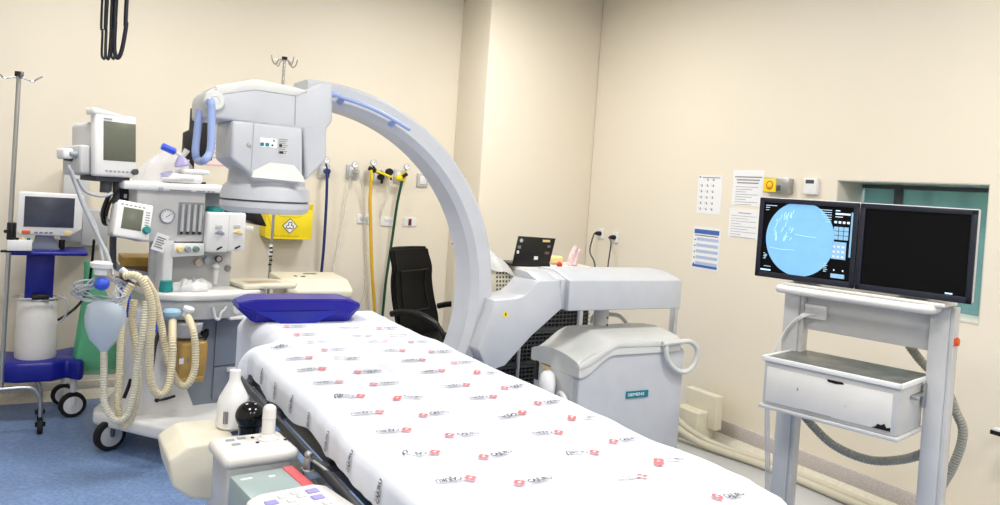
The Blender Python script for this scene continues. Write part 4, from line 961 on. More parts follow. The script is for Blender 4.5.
# rack with perforated black panels
RK = Fr((2.62, 3.56), 4)
u0, zt = RK.px(505, 300, 0); u1, _ = RK.px(596, 309, 0)
rk = thing('black_rack', RK, ((u0 + u1) / 2, .12, 0), 'black rack of perforated panels standing behind the x-ray trolley', 'rack')
b = MB(RK, M_black); b.box((u0, .06, .05), (u1, .17, 1.02), .006); b.build('rack_case', rk)
u2 = (u0 + u1) / 2
nn = 0
for k in range(4):
    z0 = .30 + k * .18; b = MB(RK, M_dgrey)
    for q in (0, .165): b.box((u0 + .01, .03, z0 + q), (u1 - .01, .065, z0 + q + .012), .002)
    for i in range(24):
        x = u0 + .015 + (u1 - u0 - .035) * i / 23; b.box((x, .045, z0 + .01), (x + .006, .055, z0 + .17))
    for j in range(7): b.box((u0 + .01, .04, z0 + .012 + j * .022), (u1 - .01, .05, z0 + .018 + j * .022))
    b.build('grille_panel', rk)
b = MB(RK, M_lgrey); b.box((u1 - .10, .02, .3), (u1 - .075, .045, 1.02), .003).box((u0 + .13, .02, .3), (u0 + .14, .04, 1.0), .002); b.build('rack_rail', rk)
# laptop on a stand top behind carriage
LF = Fr((2.60, 3.9), -4)
tu0, tz = LF.px(514, 266, 0); tu1, _ = LF.px(575, 268, 0)
st = thing('side_cabinet', LF, ((tu0 + tu1) / 2, .0, 0), 'cream cabinet behind the x-ray trolley that carries the laptop', 'cabinet')
b = MB(LF, M_cream); b.box((tu0 + .02, -.06, .04), (tu1 + .14, .30, tz - .02), .01); b.build('cabinet_body', st)
b = MB(LF, M_offw); b.box((tu0 + .01, -.08, tz - .025), (tu1 + .16, .32, tz - .002), .006); b.build('cabinet_top', st)
lp = thing('laptop', LF, ((tu0 + tu1) / 2, .05, tz), 'open black laptop with stickers on its lid behind the C-arm carriage', 'laptop')
L0 = [LF.px(x, y, -.02) for x, y in ((522, 265), (548, 265), (555.5, 238), (515, 236))]
L0 = [LF.px(x, y, 0) for x, y in ((512, 265), (549, 265), (555.5, 238.5), (518.5, 236))]
b = MB(LF, M_black); b.prism(L0, -.004, .006, .003, 2); ld = b.build('screen_lid', lp)
b = MB(LF, M_black); b.box((L0[0][0], .0, tz - .002), (L0[1][0] + .01, .2, tz + .014), .004); b.build('keyboard_base', lp)
for (x, y), (w_, h_), mt in (((521.5, 240.5), (.022, .02), M_lgrey), ((546.5, 241), (.05, .014), M_ylid), ((519.5, 247), (.02, .018), M_print), ((536, 258), (.026, .02), M_paper), ((547, 253), (.03, .016), mat('mauve_sticker', (120, 84, 96), .5)), ((549, 246.5), (.02, .012), M_print), ((518, 252), (.014, .018), M_paper)):
    c = LF.px(x, y, -.005); b = MB(LF, mt)
    if w_ == .022: b.lathe([(0, .0006), (.011, .0006), (.011, 0)], (c[0], -.0042, c[1]), (0, -1, 0))
    else: b.box((c[0] - w_ / 2, -.0052, c[1] - h_ / 2), (c[0] + w_ / 2, -.004, c[1] + h_ / 2))
    b.build('sticker', ld)
# red knob, yellow packet, patterned gloves
c = LF.p3(559.5, 262.5, .05); b = MB(LF, M_redd); b.lathe([(0, 0), (.016, 0), (.018, .012), (.012, .022), (.004, .028), (0, .028)], (c[0], .05, tz - .002)); b.build('red_cap', label='small red cap beside the laptop', cat='cap')
c = LF.p3(556, 258, .16); b = MB(LF, M_ylid); b.box((c[0] - .05, .14, tz - .002), (c[0] + .05, .20, tz + .05), .02, 3); b.build('yellow_packet', label='soft yellow packet behind the red cap', cat='packet')
c = LF.p3(573, 262, .1); b = MB(LF, M_pink)
b.tube([(c[0] - .02, .1, tz - .002), (c[0] - .012, .1, tz + .06), (c[0] + .02, .11, tz + .115)], lambda t: .022 - .008 * t, 10, 5).tube([(c[0] + .0, .09, tz - .002), (c[0] + .015, .1, tz + .05), (c[0] + .045, .1, tz + .10)], lambda t: .022 - .010 * t, 10, 5).ball((c[0], .1, tz + .015), .035, (1, .6, .8))
b.build('patterned_cloth', label='rolled pink and grey patterned cloth beside the laptop', cat='cloth')

# ================================================================== ANAESTHESIA MACHINE
A = Fr((.75, 4.80), 12)
am = thing('anaesthesia_machine', A, (0, .2, 0), 'pale grey anaesthesia machine with vaporisers left of the operating table', 'anaesthesia machine')
def ax(x, y, v=0): return A.px(x, y, v)
# base skirt (world outline)
b = MB(WF, M_white)
b.prism([(.33, 4.90), (.37, 4.84), (.66, 4.46), (.80, 4.42), (1.20, 4.62), (1.26, 5.20), (1.10, 5.42), (.48, 5.36), (.34, 5.0)], .13, .205, .02, 3, 'xy'); b.build('machine_base', am)
caster(WF, am, .415, 4.83, .085, .05, 20, M_wheelg, M_dgrey, .14)
caster(WF, am, .78, 4.55, .085, .05, 70, M_wheelg, M_dgrey, .14)
caster(WF, am, .52, 5.28, .085, .05, 10, M_wheelg, M_dgrey, .14)
caster(WF, am, 1.18, 5.28, .085, .05, 30, M_wheelg, M_dgrey, .14)
# white tapered column left, cabinet right
cl = [ax(137, 300), ax(187, 300), ax(185, 380), ax(191, 412), ax(128, 408), ax(138, 370)]
zb_ = .20
b = MB(A, M_white); b.prism([(cl[0][0], .80), (cl[1][0], .80), (cl[2][0], .36), (cl[3][0] + .02, zb_), (cl[4][0] - .02, zb_), (cl[5][0], .36)], .0, .30, .012, 2); b.build('white_column', am)
c0 = ax(186, 330)[0]; c1 = ax(246, 330)[0]
b = MB(A, M_bgrey); b.box((c0 + .004, .04, .2), (c1 + .06, .52, .80), .01); b.build('lower_cabinet', am, 'blue-grey lower cabinet')
zd = ax(222, 366, .03)[1]; ud = ax(213, 366, .03)[0]
b = MB(A, M_bgrey); b.box((ud + .006, .025, .23), (c1 + .05, .045, zd - .004), .004); b.build('drawer', am)
b = MB(A, M_bgrey); b.box((ud + .006, .028, zd + .004), (c1 + .05, .045, .76), .004); b.build('door_panel', am)
b = MB(A, M_white); b.box((ud + .08, .008, zd - .035), (ud + .16, .028, zd - .012), .004); b.build('drawer_pull', am)
# worktop
zw = .895
b = MB(A, M_offw)
wl = ax(157, 305, -.10)[0]; wr = ax(262, 288, .1)[0]
wt = [(wl, .05), (wl + .01, -.06), (wl + .10, -.13), (wl + .26, -.17), (wl + .42, -.16), (wr - .12, -.10), (wr - .02, .0), (wr + .0, .12), (wr + .0, .42), (wl, .42)]
b.prism(wt, zw - .04, zw, .012, 3, 'xy'); b.build('worktop', am)
b = MB(A, M_lgrey); b.prism([(u * .96 + .01, v + .03) for u, v in wt], zw - .15, zw - .04, .008, 2, 'xy'); b.build('worktop_skirt', am)
for (x, y, rx) in ((180, 294.5, .055), (197, 297, .058)):
    u, _ = ax(x, y, -.04); b = MB(A, M_mgrey); b.lathe([(0, .003), (.9, .003), (1, 0)], (u, -.04 - .02 * (x > 190), zw - .001), (0, 0, 1), 28, sx=rx, sy=.022)
    b.bm.verts.ensure_lookup_table(); b.build('oval_recess', am)
# right slab of the worktop
u0 = ax(226, 283, .2)[0]; u1 = ax(280, 290, .2)[0]
b = MB(A, M_cream); b.prism([(u0, -.06), (u1 - .05, -.10), (u1, -.02), (u1, .12), (u1 - .10, .22), (u0, .32)], zw + .002, zw + .028, .008, 2, 'xy'); b.build('side_tray', am)
b = MB(A, M_tan); b.box((u0 + .06, .0, zw + .027), (u1 - .09, .10, zw + .030), .001); b.build('tray_inset', am)
# side posts and back panel of the work bay
ub0 = ax(158, 260)[0]; ub1 = ax(240, 260)[0]
zmid = ax(190, 243)[1]; ztop_ = ax(165, 190)[1]
b = MB(A, M_lgrey); b.box((ub0 - .0, .12, zw), (ub1, .16, zmid), .004); b.build('bay_back_panel', am)
b = MB(A, M_white); p0 = ax(163, 270)[0]; p1 = ax(173, 270)[0]; b.box((p0, .0, zw - .01), (p1, .14, zmid + .02), .012, 3); b.build('bay_post', am)
# upper housing
h0 = ax(136, 215)[0]; h1 = ax(205, 215)[0]; h2 = ax(240, 200)[0]
zl = ax(180, 242)[1]
b = MB(A, mat('machine_pale_grey', (214, 214, 214), .4)); b.box((h0, 0, zl), (h1, .34, ztop_ + .01), .012, 2); b.build('upper_housing', am)
b = MB(A, M_mgrey); b.box((h1 - .005, .10, zl - .02), (h2, .34, ztop_), .006); b.build('vaporiser_bay', am)
# top shelf slab
s0 = ax(121, 186)[0]; s1 = ax(226, 195)[0]; zs = ax(170, 183, -.03)[1]
b = MB(A, M_white); b.box((s0, -.05, zs - .045), (s1 + .05, .40, zs), .012, 3); b.build('top_shelf', am)
u, z = ax(166, 189, -.05); b = MB(A, M_mgrey); b.box((u - .04, -.0525, z - .014), (u - .015, -.049, z + .008), .001); b.build('shelf_badge', am)
b = MB(A, M_print)
for k, (q, ww) in enumerate(((.02, .12), (.17, .05), (.235, .015), (.26, .015))): b.box((u + q, -.0518, z - .008), (u + q + ww, -.0495, z - .001))
b.build('shelf_print', am)
# gauge and flow tubes
c = A.p3(167, 216, 0); b = MB(A, M_mgrey); r_ = .042; b.lathe([(0, 0), (r_, 0), (r_, .012), (r_ * .88, .014), (r_ * .86, .008), (0, .008)][::1], (c[0], 0, c[2]), (0, -1, 0), 36); b.m(M_paper).lathe([(0, .009), (r_ * .84, .009), (r_ * .84, .0075)], (c[0], 0, c[2]), (0, -1, 0), 36); b.m(M_ink).tube([(c[0] - .01, -.0105, c[2] - .008), (c[0] + .02, -.0105, c[2] + .012)], .0015, 5, 1)
for k in range(9):
    a = math.radians(-30 + 30 * k); b.box((c[0] + r_ * .7 * math.cos(a) - .001, -.0102, c[2] + r_ * .7 * math.sin(a) - .001), (c[0] + r_ * .7 * math.cos(a) + .002, -.009, c[2] + r_ * .7 * math.sin(a) + .003))
b.build('pressure_dial', am)
f0, fz1 = ax(179, 202); f1, fz0 = ax(202, 235)
b = MB(A, mat('flow_tube_recess', (150, 152, 156), .3)); b.box((f0, -.004, fz0), (f1, .01, fz1), .002); fl = b.build('flow_tube_panel', am)
for k in range(4):
    x = f0 + (f1 - f0) * (.14 + .24 * k); b = MB(A, M_lgrey); b.cyl((x, -.012, fz0 + .02), (x, -.012, fz1 - .01), .009, seg=12); b.m(M_ink).cyl((x, -.012, fz0 + .004), (x, -.012, fz0 + .02), .008, seg=10); b.build('flow_tube', fl)
g0, gz1 = ax(174, 243.5, -.03); g1, gz0 = ax(204, 257, -.03)
b = MB(A, M_white); b.prism([(g0, gz0), (g1, gz0 + .01), (g1, gz1), (g0, gz1)], -.03, .10, .004, 2); b.build('knob_panel', am)
for k, (x, mt) in enumerate(((179, M_ylid), (187, M_mgrey), (195.5, mat('green_grey_knob', (110, 140, 130), .4)))):
    u, z = ax(x, 249, -.03); b = MB(A, mt); b.lathe([(0, .03), (.014, .03), (.017, .02), (.018, 0), (0, 0)][::-1], (u, -.03, z), (0, -1, 0), 20); b.build('gas_knob', am)
# vaporisers
for k, (xa, xb, y0_, y1_) in enumerate(((208, 226.5, 212, 252), (228, 243, 212.5, 251))):
    u0, z1_ = ax(xa, y0_, -.04); u1, z0_ = ax(xb, y1_, -.04)
    b = MB(A, M_white); b.box((u0, -.06, z0_), (u1, .12, z1_), .012, 3); vp = b.build('vaporiser', am)
    b = MB(A, M_teal); b.cyl(((u0 + u1) / 2, .02, z1_), ((u0 + u1) / 2, .02, z1_ + .03), .048, .044, seg=32); b.build('vaporiser_dial', vp)
    uc = (u0 + u1) / 2; zc = (z0_ + z1_) / 2
    b = MB(A, (M_mgrey, M_ylid)[k]); b.prism([(uc - .025, zc), (uc + .03, zc - .014), (uc + .03, zc - .002), (uc + .004, zc + .018), (uc - .004, zc + .018)], -.075, -.055, .003, 2); b.build('vaporiser_lever', vp)
    b = MB(A, M_lgrey); b.box((uc - .022, -.064, zc + .02), (uc + .018, -.058, zc + .045), .003); b.build('vaporiser_label', vp)
    b = MB(A, M_black); b.prism([(uc - .006, z0_ + .012), (uc + .026, z0_ + .028), (uc + .022, z0_ + .036), (uc - .008, z0_ + .022)], -.064, -.058); b.build('vaporiser_slot', vp)
p = [ax(x, y, .16) for x, y in ((243, 206), (256, 211), (263, 226), (252, 224), (243, 219))]
b = MB(A, M_black); b.prism(p, .10, .24, .006, 2); b.build('black_side_cover', am)
u, z = ax(243, 228, .05); b = MB(A, M_white); b.box((u, .03, z - .012), (u + .06, .08, z + .014), .004); b.build('side_lever', am)
# ports in the work bay
for (x, y, mt) in ((197, 262, M_ylid), (206, 260, M_pale), (217, 258.5, M_black)):
    u, z = ax(x, y, .12); b = MB(A, M_lgrey); b.lathe([(0, .03), (.018, .03), (.022, 0)], (u, .12, z), (0, -1, 0)); b.m(mt).lathe([(.016, .031), (.021, .031), (.021, .018), (.016, .018)], (u, .12, z), (0, -1, 0)); b.build('gas_port', am)
u, z = ax(227.5, 268, .12); b = MB(A, M_steel); b.lathe([(0, .02), (.012, .02), (.02, .01), (.022, 0)], (u, .12, z), (0, -1, 0)); b.build('oxygen_port', am)
u, z = ax(216, 268, .07); u2, z2 = ax(215, 284, .07)
b = MB(A, M_white); b.cyl((u, .07, z2 - .0), (u, .07, z - .01), .010, .016, seg=16).ball((u, .07, z + .01), .022, (1, 1, .8)).cyl((u, .07, z), (u, .12, z + .01), .008, seg=10); b.build('flowmeter_bottle', am)
# hook, dial and lower tray on the skirt
yv = -.155
hk = [A.p3(x, y, yv) for x, y in ((213, 307), (214, 312), (215.5, 318), (219, 319), (221, 313), (225, 309), (226, 306))]
b = MB(A, M_white); b.tube(hk, .008, 10, 6); b.build('hose_hook', am)
c = A.p3(236, 309, -.13); b = MB(A, M_white); b.lathe([(0, .02), (.024, .018), (.03, 0)], c, (0, -1, 0)); b.build('skirt_dial', am)
u0, z0_ = ax(226, 316, -.10); u1, _ = ax(244, 318, -.10); b = MB(A, M_white); b.box((u0, -.16, z0_ - .015), (u1, -.02, z0_), .004); b.build('pull_out_tray', am)
# absorber dome and amber canister
c = A.p3(186, 328, -.10); b = MB(A, M_lgrey); b.lathe([(0, -.05), (.05, -.05), (.085, -.01), (.09, .03), (0, .03)], c, seg=32); b.build('absorber_dome', am)
u0, z1_ = ax(176, 341, -.10); u1, z0_ = ax(204, 376, -.10)
b = MB(A, M_amber); b.box((u0, -.17, z0_), (u1 - .02, -.01, z1_), .018, 3).box((u0 + .02, -.175, z0_ - .012), (u1 - .03, -.02, z0_ + .02), .006).box((u1 - .022, -.13, z0_ + .03), (u1, -.04, z1_ - .01), .006); ab = b.build('absorber_canister', am, 'amber see-through absorber canister')
u, z = ax(181, 361, -.17); b = MB(A, M_paper); b.box((u - .01, -.1725, z - .018), (u + .014, -.169, z + .014)); b.m(M_print).box((u + .035, -.1725, z - .012), (u + .043, -.169, z + .016)); b.build('canister_label', ab)
b = MB(A, M_black); u, z = ax(203, 335, -.06); b.tube([(u - .06, -.08, z - .01), (u - .02, -.09, z - .02), (u + .01, -.08, z + .0), (u + .02, -.06, z + .03)], .014, 8, 5).cyl((u, -.10, z + .01), (u, -.06, z + .01), .016, seg=14); b.build('absorber_clamp', am)
b = MB(A, M_black); p = [A.p3(x, y, -.03) for x, y in ((157, 400), (165, 399), (175, 396))]; b.tube(p, .008, 8, 4).ball(p[0], .014); b.build('foot_latch', am)
# breathing ports with filters
c = A.p3(172, 313, -.16); b = MB(A, M_pale); b.lathe([(0, -.035), (.02, -.035), (.045, -.012), (.048, .008), (.04, .02), (.016, .026), (0, .026)], c, seg=28); b.build('breathing_filter', label='pale blue breathing filter hanging under the anaesthesia worktop', cat='filter')
c = A.p3(188, 311, -.17); b = MB(A, M_white); b.lathe([(0, -.03), (.024, -.03), (.024, .0), (.03, .004), (.03, .02), (0, .03)], c, (.2, -.3, 1), seg=24); b.build('hose_connector', am)
# arm carrying the screens
b = MB(WF, M_dgrey)
ar = [WF.p3(x, y, Y) for x, y, Y in ((113, 268, 4.85), (113, 240, 4.80), (115, 215, 4.78), (116, 196, 4.78), (116, 180, 4.78))]
b.tube(ar, .018, 12, 6); b.build('screen_arm', am)
b = MB(WF, M_bgrey); p = WF.p3(113, 262, 4.85); b.tube([(p[0], 4.85, p[2]), (p[0] + .05, 4.9, p[2] - .05), (.60, 4.95, p[2] - .09)], .018, 10, 4); b.build('arm_bracket', am)
c = WF.p3(127, 196, 4.92); b = MB(WF, mat('dark_navy_plastic', (22, 34, 52), .35)); b.ball(c, .075, (1, .6, .9)); b.m(M_paper).box((c[0] - .02, 4.872, c[2] - .01), (c[0] - .005, 4.88, c[2] + .012)); b.build('arm_joint_cover', am)
b = MB(WF, M_black); b.tube([WF.p3(x, y, 4.74) for x, y in ((111, 192), (107, 200), (103, 212), (104, 222), (108, 224))], .012, 8, 6).tube([WF.p3(x, y, 4.72) for x, y in ((119, 190), (114, 197), (109, 205), (106, 216))], .008, 8, 6); b.build('arm_cable', am)
# grey wall boxes behind the screens
u0, z1_ = WF.px(64, 168, 5.8); u1, z0_ = WF.px(108, 240, 5.8)
wc = thing('wall_cabinet', WF, ((u0 + u1) / 2, YB, z0_), 'pale grey stepped box mounted on the back wall behind the patient monitor', 'wall cabinet')
b = MB(WF, M_lgrey); b.box((u0, 5.8, z0_ - .02), (u0 + .15, YB, z1_), .012, 2); b.build('tall_box', wc)
b = MB(WF, M_lgrey); b.box((u0 + .12, 5.78, z0_ - .04), (u1, YB, z1_ - .26), .01, 2); b.build('low_box', wc)
# ventilator control screen
V = Fr(WF.p3(134, 220, 4.62)[:2], 10)
vz = WF.p3(134, 220, 4.62)[2]
TV = TR(0, 0, vz) @ Matrix.Rotation(math.radians(9), 4, 'Y') @ RX(-14)
vs_ = thing('ventilator_screen', V, (0, 0, vz - .1), 'small tilted ventilator control screen with a green knob', 'control screen')
b = MB(V, M_white, TV); b.box((-.092, 0, -.10), (.092, .02, .098), .01, 3); b.build('front_panel', vs_)
b = MB(V, M_lgrey, TV); b.box((-.098, .015, -.09), (.08, .10, .09), .015, 3); b.build('rear_case', vs_)
b = MB(V, M_scr, TV); b.box((-.06, -.002, -.055), (.042, .002, .062), .001); b.build('lcd', vs_)
b = MB(V, M_teal, TV); b.lathe([(0, -.004), (.02, -.004), (.02, .02), (.016, .026), (0, .026)], (.068, 0, -.045), (0, -1, 0)); b.build('green_knob', vs_)
b = MB(V, M_print, TV)
for k in range(6): b.box((-.075 + .022 * k, -.001, .072), (-.062 + .022 * k, .001, .078)); b.box((.056, -.001, .05 - .014 * k), (.078, .001, .055 - .014 * k))
b.build('key_print', vs_)
b = MB(V, M_lgrey, None); b.tube([(-.05, .08, vz - .02), (-.09, .14, vz - .03), (-.11, .2, vz + .02)], .016, 10, 5); b.build('swivel_arm', vs_)
# tag card
c = WF.p3(160, 243, 4.60); b = MB(WF, M_paper, TR(*c) @ Matrix.Rotation(math.radians(18), 4, 'Y')); b.box((-.033, 0, -.045), (.033, .002, .05)); b.m(M_print)
for k in range(5): b.box((-.024, -.0012, .025 - .013 * k), (.022 - .008 * (k % 2), .0, .031 - .013 * k))
b.build('paper_tag', label='white paper tag hanging beside the ventilator screen', cat='tag')

# patient monitor
Mo = Fr(WF.p3(120, 145, 4.66)[:2], 30)
mz0 = WF.px(122, 177, 4.66)[1]; mz1 = WF.px(115, 112, 4.66)[1]
pm = thing('patient_monitor', Mo, (0, .05, mz0), 'boxy patient monitor with an olive screen on top of the arm', 'patient monitor')
f0 = Mo.px(97, 145, 0)[0]; f1 = Mo.px(139, 145, 0)[0]
TM = TR(0, 0, mz0) @ RX(-5) @ TR(0, 0, -mz0)
b = MB(Mo, M_white, TM); b.box((f0, 0, mz0), (f1, .05, mz1 - .01), .014, 3).prism([(f0 - .01, mz1 - .02), (f1 - .02, mz1 - .035), (f1 - .02, mz1 - .02), (f0 + .02, mz1 + .012), (f0 - .01, mz1 + .015)], .0, .07, .008, 2); b.build('monitor_front', pm)
b = MB(Mo, M_lgrey, TM); b.box((f0 + .005, .05, mz0 + .01), (f1 - .01, .23, mz1 - .05), .03, 4); b.build('monitor_case', pm)
g0, gz1 = Mo.px(106.5, 120, 0); g1, gz0 = Mo.px(136.5, 163, 0)
b = MB(Mo, M_scr, TM); b.box((g0 - .00, -.002, gz0 + .004), (g1, .003, gz1 - .002), .002); b.build('lcd', pm)
b = MB(Mo, M_dgrey, TM); b.lathe([(0, 0), (.016, 0), (.016, .02), (0, .02)], (f1 - .02, 0, mz0 + .03), (0, -1, 0)); b.build('trim_knob', pm)
b = MB(Mo, M_mgrey, TM)
for k in range(7): b.box((g0 + .01 + .024 * k, -.002, mz0 + .022), (g0 + .025 + .024 * k, .001, mz0 + .032))
b.box((g0 + .0, -.002, gz1 + .006), (g0 + .05, .001, gz1 + .014)); b.build('button_row', pm)
b = MB(Mo, M_dgrey); b.box((-.10, .04, mz0 - .03), (.10, .18, mz0), .006); b.cyl((0, .1, mz0 - .09), (0, .1, mz0 - .03), .03, seg=18); b.build('mount_plate', pm)
# module rack on the left of the monitor
r0, rz1 = Mo.px(70, 147, .12); r1, rz0 = Mo.px(97, 176, .0)
b = MB(Mo, M_lgrey, TM); b.box((f0 - .055, .04, mz0 + .01), (f0, .20, mz0 + .16), .012, 3)
b.build('module_rack', pm)
for k in range(3):
    b = MB(Mo, (M_mgrey, M_dgrey, M_white)[k], TM); b.cyl((f0 - .058, .07 + .045 * k, mz0 + .11 - .02 * (k % 2)), (f0 - .095, .07 + .045 * k, mz0 + .11 - .02 * (k % 2)), .016, .012, seg=16); b.build('lead_plug', pm)
b = MB(Mo, M_white, TM); b.box((f0 - .125, .07, mz0 + .085), (f0 - .07, .14, mz0 + .14), .012, 3); b.build('sensor_module', pm)
# monitor leads running down
for k, pts in enumerate(([(68, 165, 4.55), (76, 186, 4.55), (86, 208, 4.55), (96, 228, 4.55), (101, 250, 4.52), (104, 272, 4.48)], [(77, 178, 4.58), (84, 190, 4.6), (94, 195, 4.62), (105, 196, 4.64), (112, 193, 4.66)], [(71, 170, 4.50), (81, 200, 4.50), (93, 226, 4.49), (100, 240, 4.48), (108, 256, 4.45), (113, 275, 4.42)])):
    b = MB(WF, M_cable); b.tube([WF.p3(*p) for p in pts], .009 if k != 1 else .008, 10, 8)
    b.build('monitor_lead', label=('grey lead hanging down from the left side of the patient monitor', 'grey lead looping from the patient monitor to its arm', 'outer grey lead running down beside the ventilator screen')[k], cat='cable', group='patient monitor leads')
# coil of cables hung on the machine
cc_ = WF.p3(101, 291, 4.42)
b = MB(WF, M_cable); pts = []
random.seed(4)
for k in range(84):
    a = k / 84 * 2 * PI * 6; rr = .085 + .022 * math.sin(k * 1.3) + .012 * math.sin(k * .37)
    pts.append((cc_[0] + rr * 1.15 * math.cos(a), cc_[1] + .03 * math.sin(k * .9), cc_[2] + rr * .62 * math.sin(a) + .012 * math.sin(k * .21)))
b.tube(pts, .0045, 7, 3); b.build('coiled_cable', label='tangle of grey sensor cables coiled left of the anaesthesia machine', cat='cable')
c = WF.p3(101, 269, 4.40); b = MB(WF, M_white); b.lathe([(0, -.028), (.03, -.028), (.032, .0), (.05, .008), (.052, .03), (.035, .038), (0, .038)], c, (.05, 0, 1), seg=28); vv = b.build('white_valve', label='white round valve with a blue port above the cable coil', cat='valve')
c = WF.p3(102, 284, 4.37); b = MB(WF, M_latex); b.ball(c, .036, (1, .9, .9)); b.build('blue_bulb', label='bright blue bulb inside the cable coil', cat='bulb')
b = MB(WF, M_white); p = WF.p3(127, 275, 4.44); b.tube([(p[0] - .03, 4.44, p[2] + .03), (p[0] + .02, 4.44, p[2] - .01), (p[0] + .05, 4.44, p[2] - .03)], .016, 10, 4); b.build('finger_probe', label='white finger probe lying against the cable coil', cat='probe')
# reservoir bag
c = WF.p3(105, 330, 4.42); z1_ = WF.px(104, 300, 4.42)[1]; z0_ = WF.px(104, 352, 4.42)[1]; H_ = z1_ - z0_
b = MB(WF, M_bag); b.lathe([(0, 0), (.016, 0), (.03, H_ * .08), (.07, H_ * .25), (.092, H_ * .5), (.096, H_ * .7), (.088, H_ * .9), (.05, H_), (0, H_)], (c[0], 4.42, z0_), seg=32, sy=.55); b.build('reservoir_bag', label='pale blue reservoir bag hanging below the cable coil', cat='breathing bag')
def bhose(pts, lbl, r=.0205, mt=M_corr):
    b = MB(WF, mt); b.tube([WF.p3(*p) for p in pts], r, 12, 10, corr=.013); return b.build('breathing_hose', label=lbl, cat='hose', group='beige corrugated breathing hoses')
bhose([(104, 352, 4.42), (104, 375, 4.40), (104, 400, 4.38), (109, 413, 4.36), (117, 421, 4.35), (127, 415, 4.36), (133, 395, 4.37), (138, 360, 4.38), (143, 330, 4.40), (146, 300, 4.44)], 'corrugated beige hose hanging from the bag and looping low at the front', .019, mat('cloudy_corrugated_hose', (212, 208, 190), .4))
bhose([(124, 276, 4.36), (137, 276, 4.33), (147, 290, 4.32), (152, 312, 4.32), (150, 345, 4.32), (150, 375, 4.32), (154, 390, 4.32), (161, 395, 4.33), (168, 386, 4.36), (172, 362, 4.40), (172.5, 340, 4.44), (172.5, 321, 4.60)], 'corrugated beige hose arching high and joining the pale blue filter', .0215)
bhose([(188, 317, 4.58), (193, 330, 4.46), (195.5, 350, 4.43), (194, 372, 4.41), (187, 385, 4.40), (180, 384, 4.42), (172, 372, 4.46), (166, 350, 4.50), (160, 320, 4.52), (154, 295, 4.50), (144, 278, 4.44)], 'corrugated beige hose looping right of the others under the worktop', .0205)
bhose([(132, 284, 4.42), (124, 300, 4.42), (121, 330, 4.41), (120, 370, 4.40), (118, 405, 4.40), (121, 424, 4.40), (128, 424, 4.40), (135, 405, 4.41), (138, 375, 4.42), (136, 345, 4.44), (132, 320, 4.46), (134, 300, 4.46)], 'corrugated beige hose in the long double loop at the left', .0205)
b = MB(WF, M_black); b.tube([WF.p3(x, y, 4.5) for x, y in ((131, 379), (128, 388), (124, 398))], .010, 8, 3); b.build('black_strap', label='short black strap dangling between the breathing hoses', cat='strap')
b = MB(WF, M_latex); b.tube([WF.p3(x, y, Y) for x, y, Y in ((124, 286, 4.6), (126, 300, 4.6), (128, 315, 4.62))], .028, 10, 4).tube([WF.p3(x, y, Y) for x, y, Y in ((153, 312, 4.62), (157, 320, 4.62), (156, 332, 4.62))], .022, 10, 4); b.build('blue_wrap', am, 'blue elastic wrap on the hose support')
b = MB(WF, M_dgrey); b.tube([WF.p3(x, y, 4.66) for x, y in ((160, 330), (155, 345), (152, 365), (150, 380))], .012, 8, 4); b.build('hose_support', am)
# objects on the worktop
zW = zw
c = ax(166, 288, -.02); b = MB(A, M_teal); b.lathe([(0, 0), (.036, 0), (.038, .02), (.036, .024), (.033, .062), (0, .062)], (c[0], -.02, zW), seg=28); b.build('teal_cup', label='small teal cup upside down on the anaesthesia worktop', cat='cup')
cu0 = ax(191, 286, .04)[0]
b = MB(A, M_white)
def crump(s, q):
    a = 2 * PI * s; r = (.105 + .02 * math.sin(3 * a) + .012 * math.sin(7 * a)) * math.sin(PI * (.02 + .48 * q)) ** .8
    z = zW + .001 + .055 * max(0, math.cos(PI * .5 * q)) ** .7 + (.012 * math.sin(5 * a + 7 * q) + .010 * math.sin(11 * a)) * (1 - q) * min(1, q * 4)
    return Vector((cu0 + r * math.cos(a), .02 + .55 * r * math.sin(a), max(zW + .001, z)))
b.grid(crump, 40, 12); b.build('folded_cloth', label='crumpled white cloth on the anaesthesia worktop', cat='cloth')
# on the top shelf: mask in a clear bag, blue tube, white packs
zs_ = zs
def onshelf(x, y, v): u, z = ax(x, y, v); return (u, v, z)
b = MB(A, M_film); c = onshelf(163, 168, .1)
def bagf(s, q):
    a = 2 * PI * s; h = .20; prof_ = math.sin(PI * (.5 + .5 * q)) if q > 0 else 1
    r = .15 * (1 - q ** 2.2) + .004; r *= 1 + .10 * math.sin(5 * a + 3 * q) + .05 * math.sin(9 * a)
    return Vector((c[0] + .02 + r * math.cos(a) + .03 * q, .12 + .65 * r * math.sin(a), zs_ + .002 + h * q ** .9))
b.grid(bagf, 48, 12); b.build('clear_bag', label='clear plastic bag standing on top of the anaesthesia machine', cat='bag')
mk = thing('breathing_mask', A, (c[0] + .05, .0, zs_), 'breathing mask with a blue tube lying in front of the clear bag', 'mask')
p0, p1, p2 = onshelf(162, 146, .0), onshelf(175, 152, .0), onshelf(184, 158, .0)
b = MB(A, M_latex); b.cyl(p0, p1, .02, .02, 18, .004); b.build('blue_tube', mk)
b = MB(A, M_clear); b.cyl(p1, p2, .010, .012, 14); q0 = onshelf(183, 156, .0); q1 = onshelf(187, 150, .0); b.cyl(q0, q1, .014, .018, 14); b.build('connector', mk)
b = MB(A, mat('mauve_clear_mask', (170, 164, 210), .3, alpha=.7)); p3 = onshelf(182, 165, .0); b.lathe([(.012, .055), (.03, .03), (.045, 0), (.04, -.008)], (p3[0], 0.0, p3[2] - .0), (-.2, 0, 1), 20, sy=.7)
b.lathe([(.01, .05), (.03, .02), (.034, 0)], onshelf(166, 172, .0), (.3, -.2, -1), 18); b.build('mask_cone', mk)
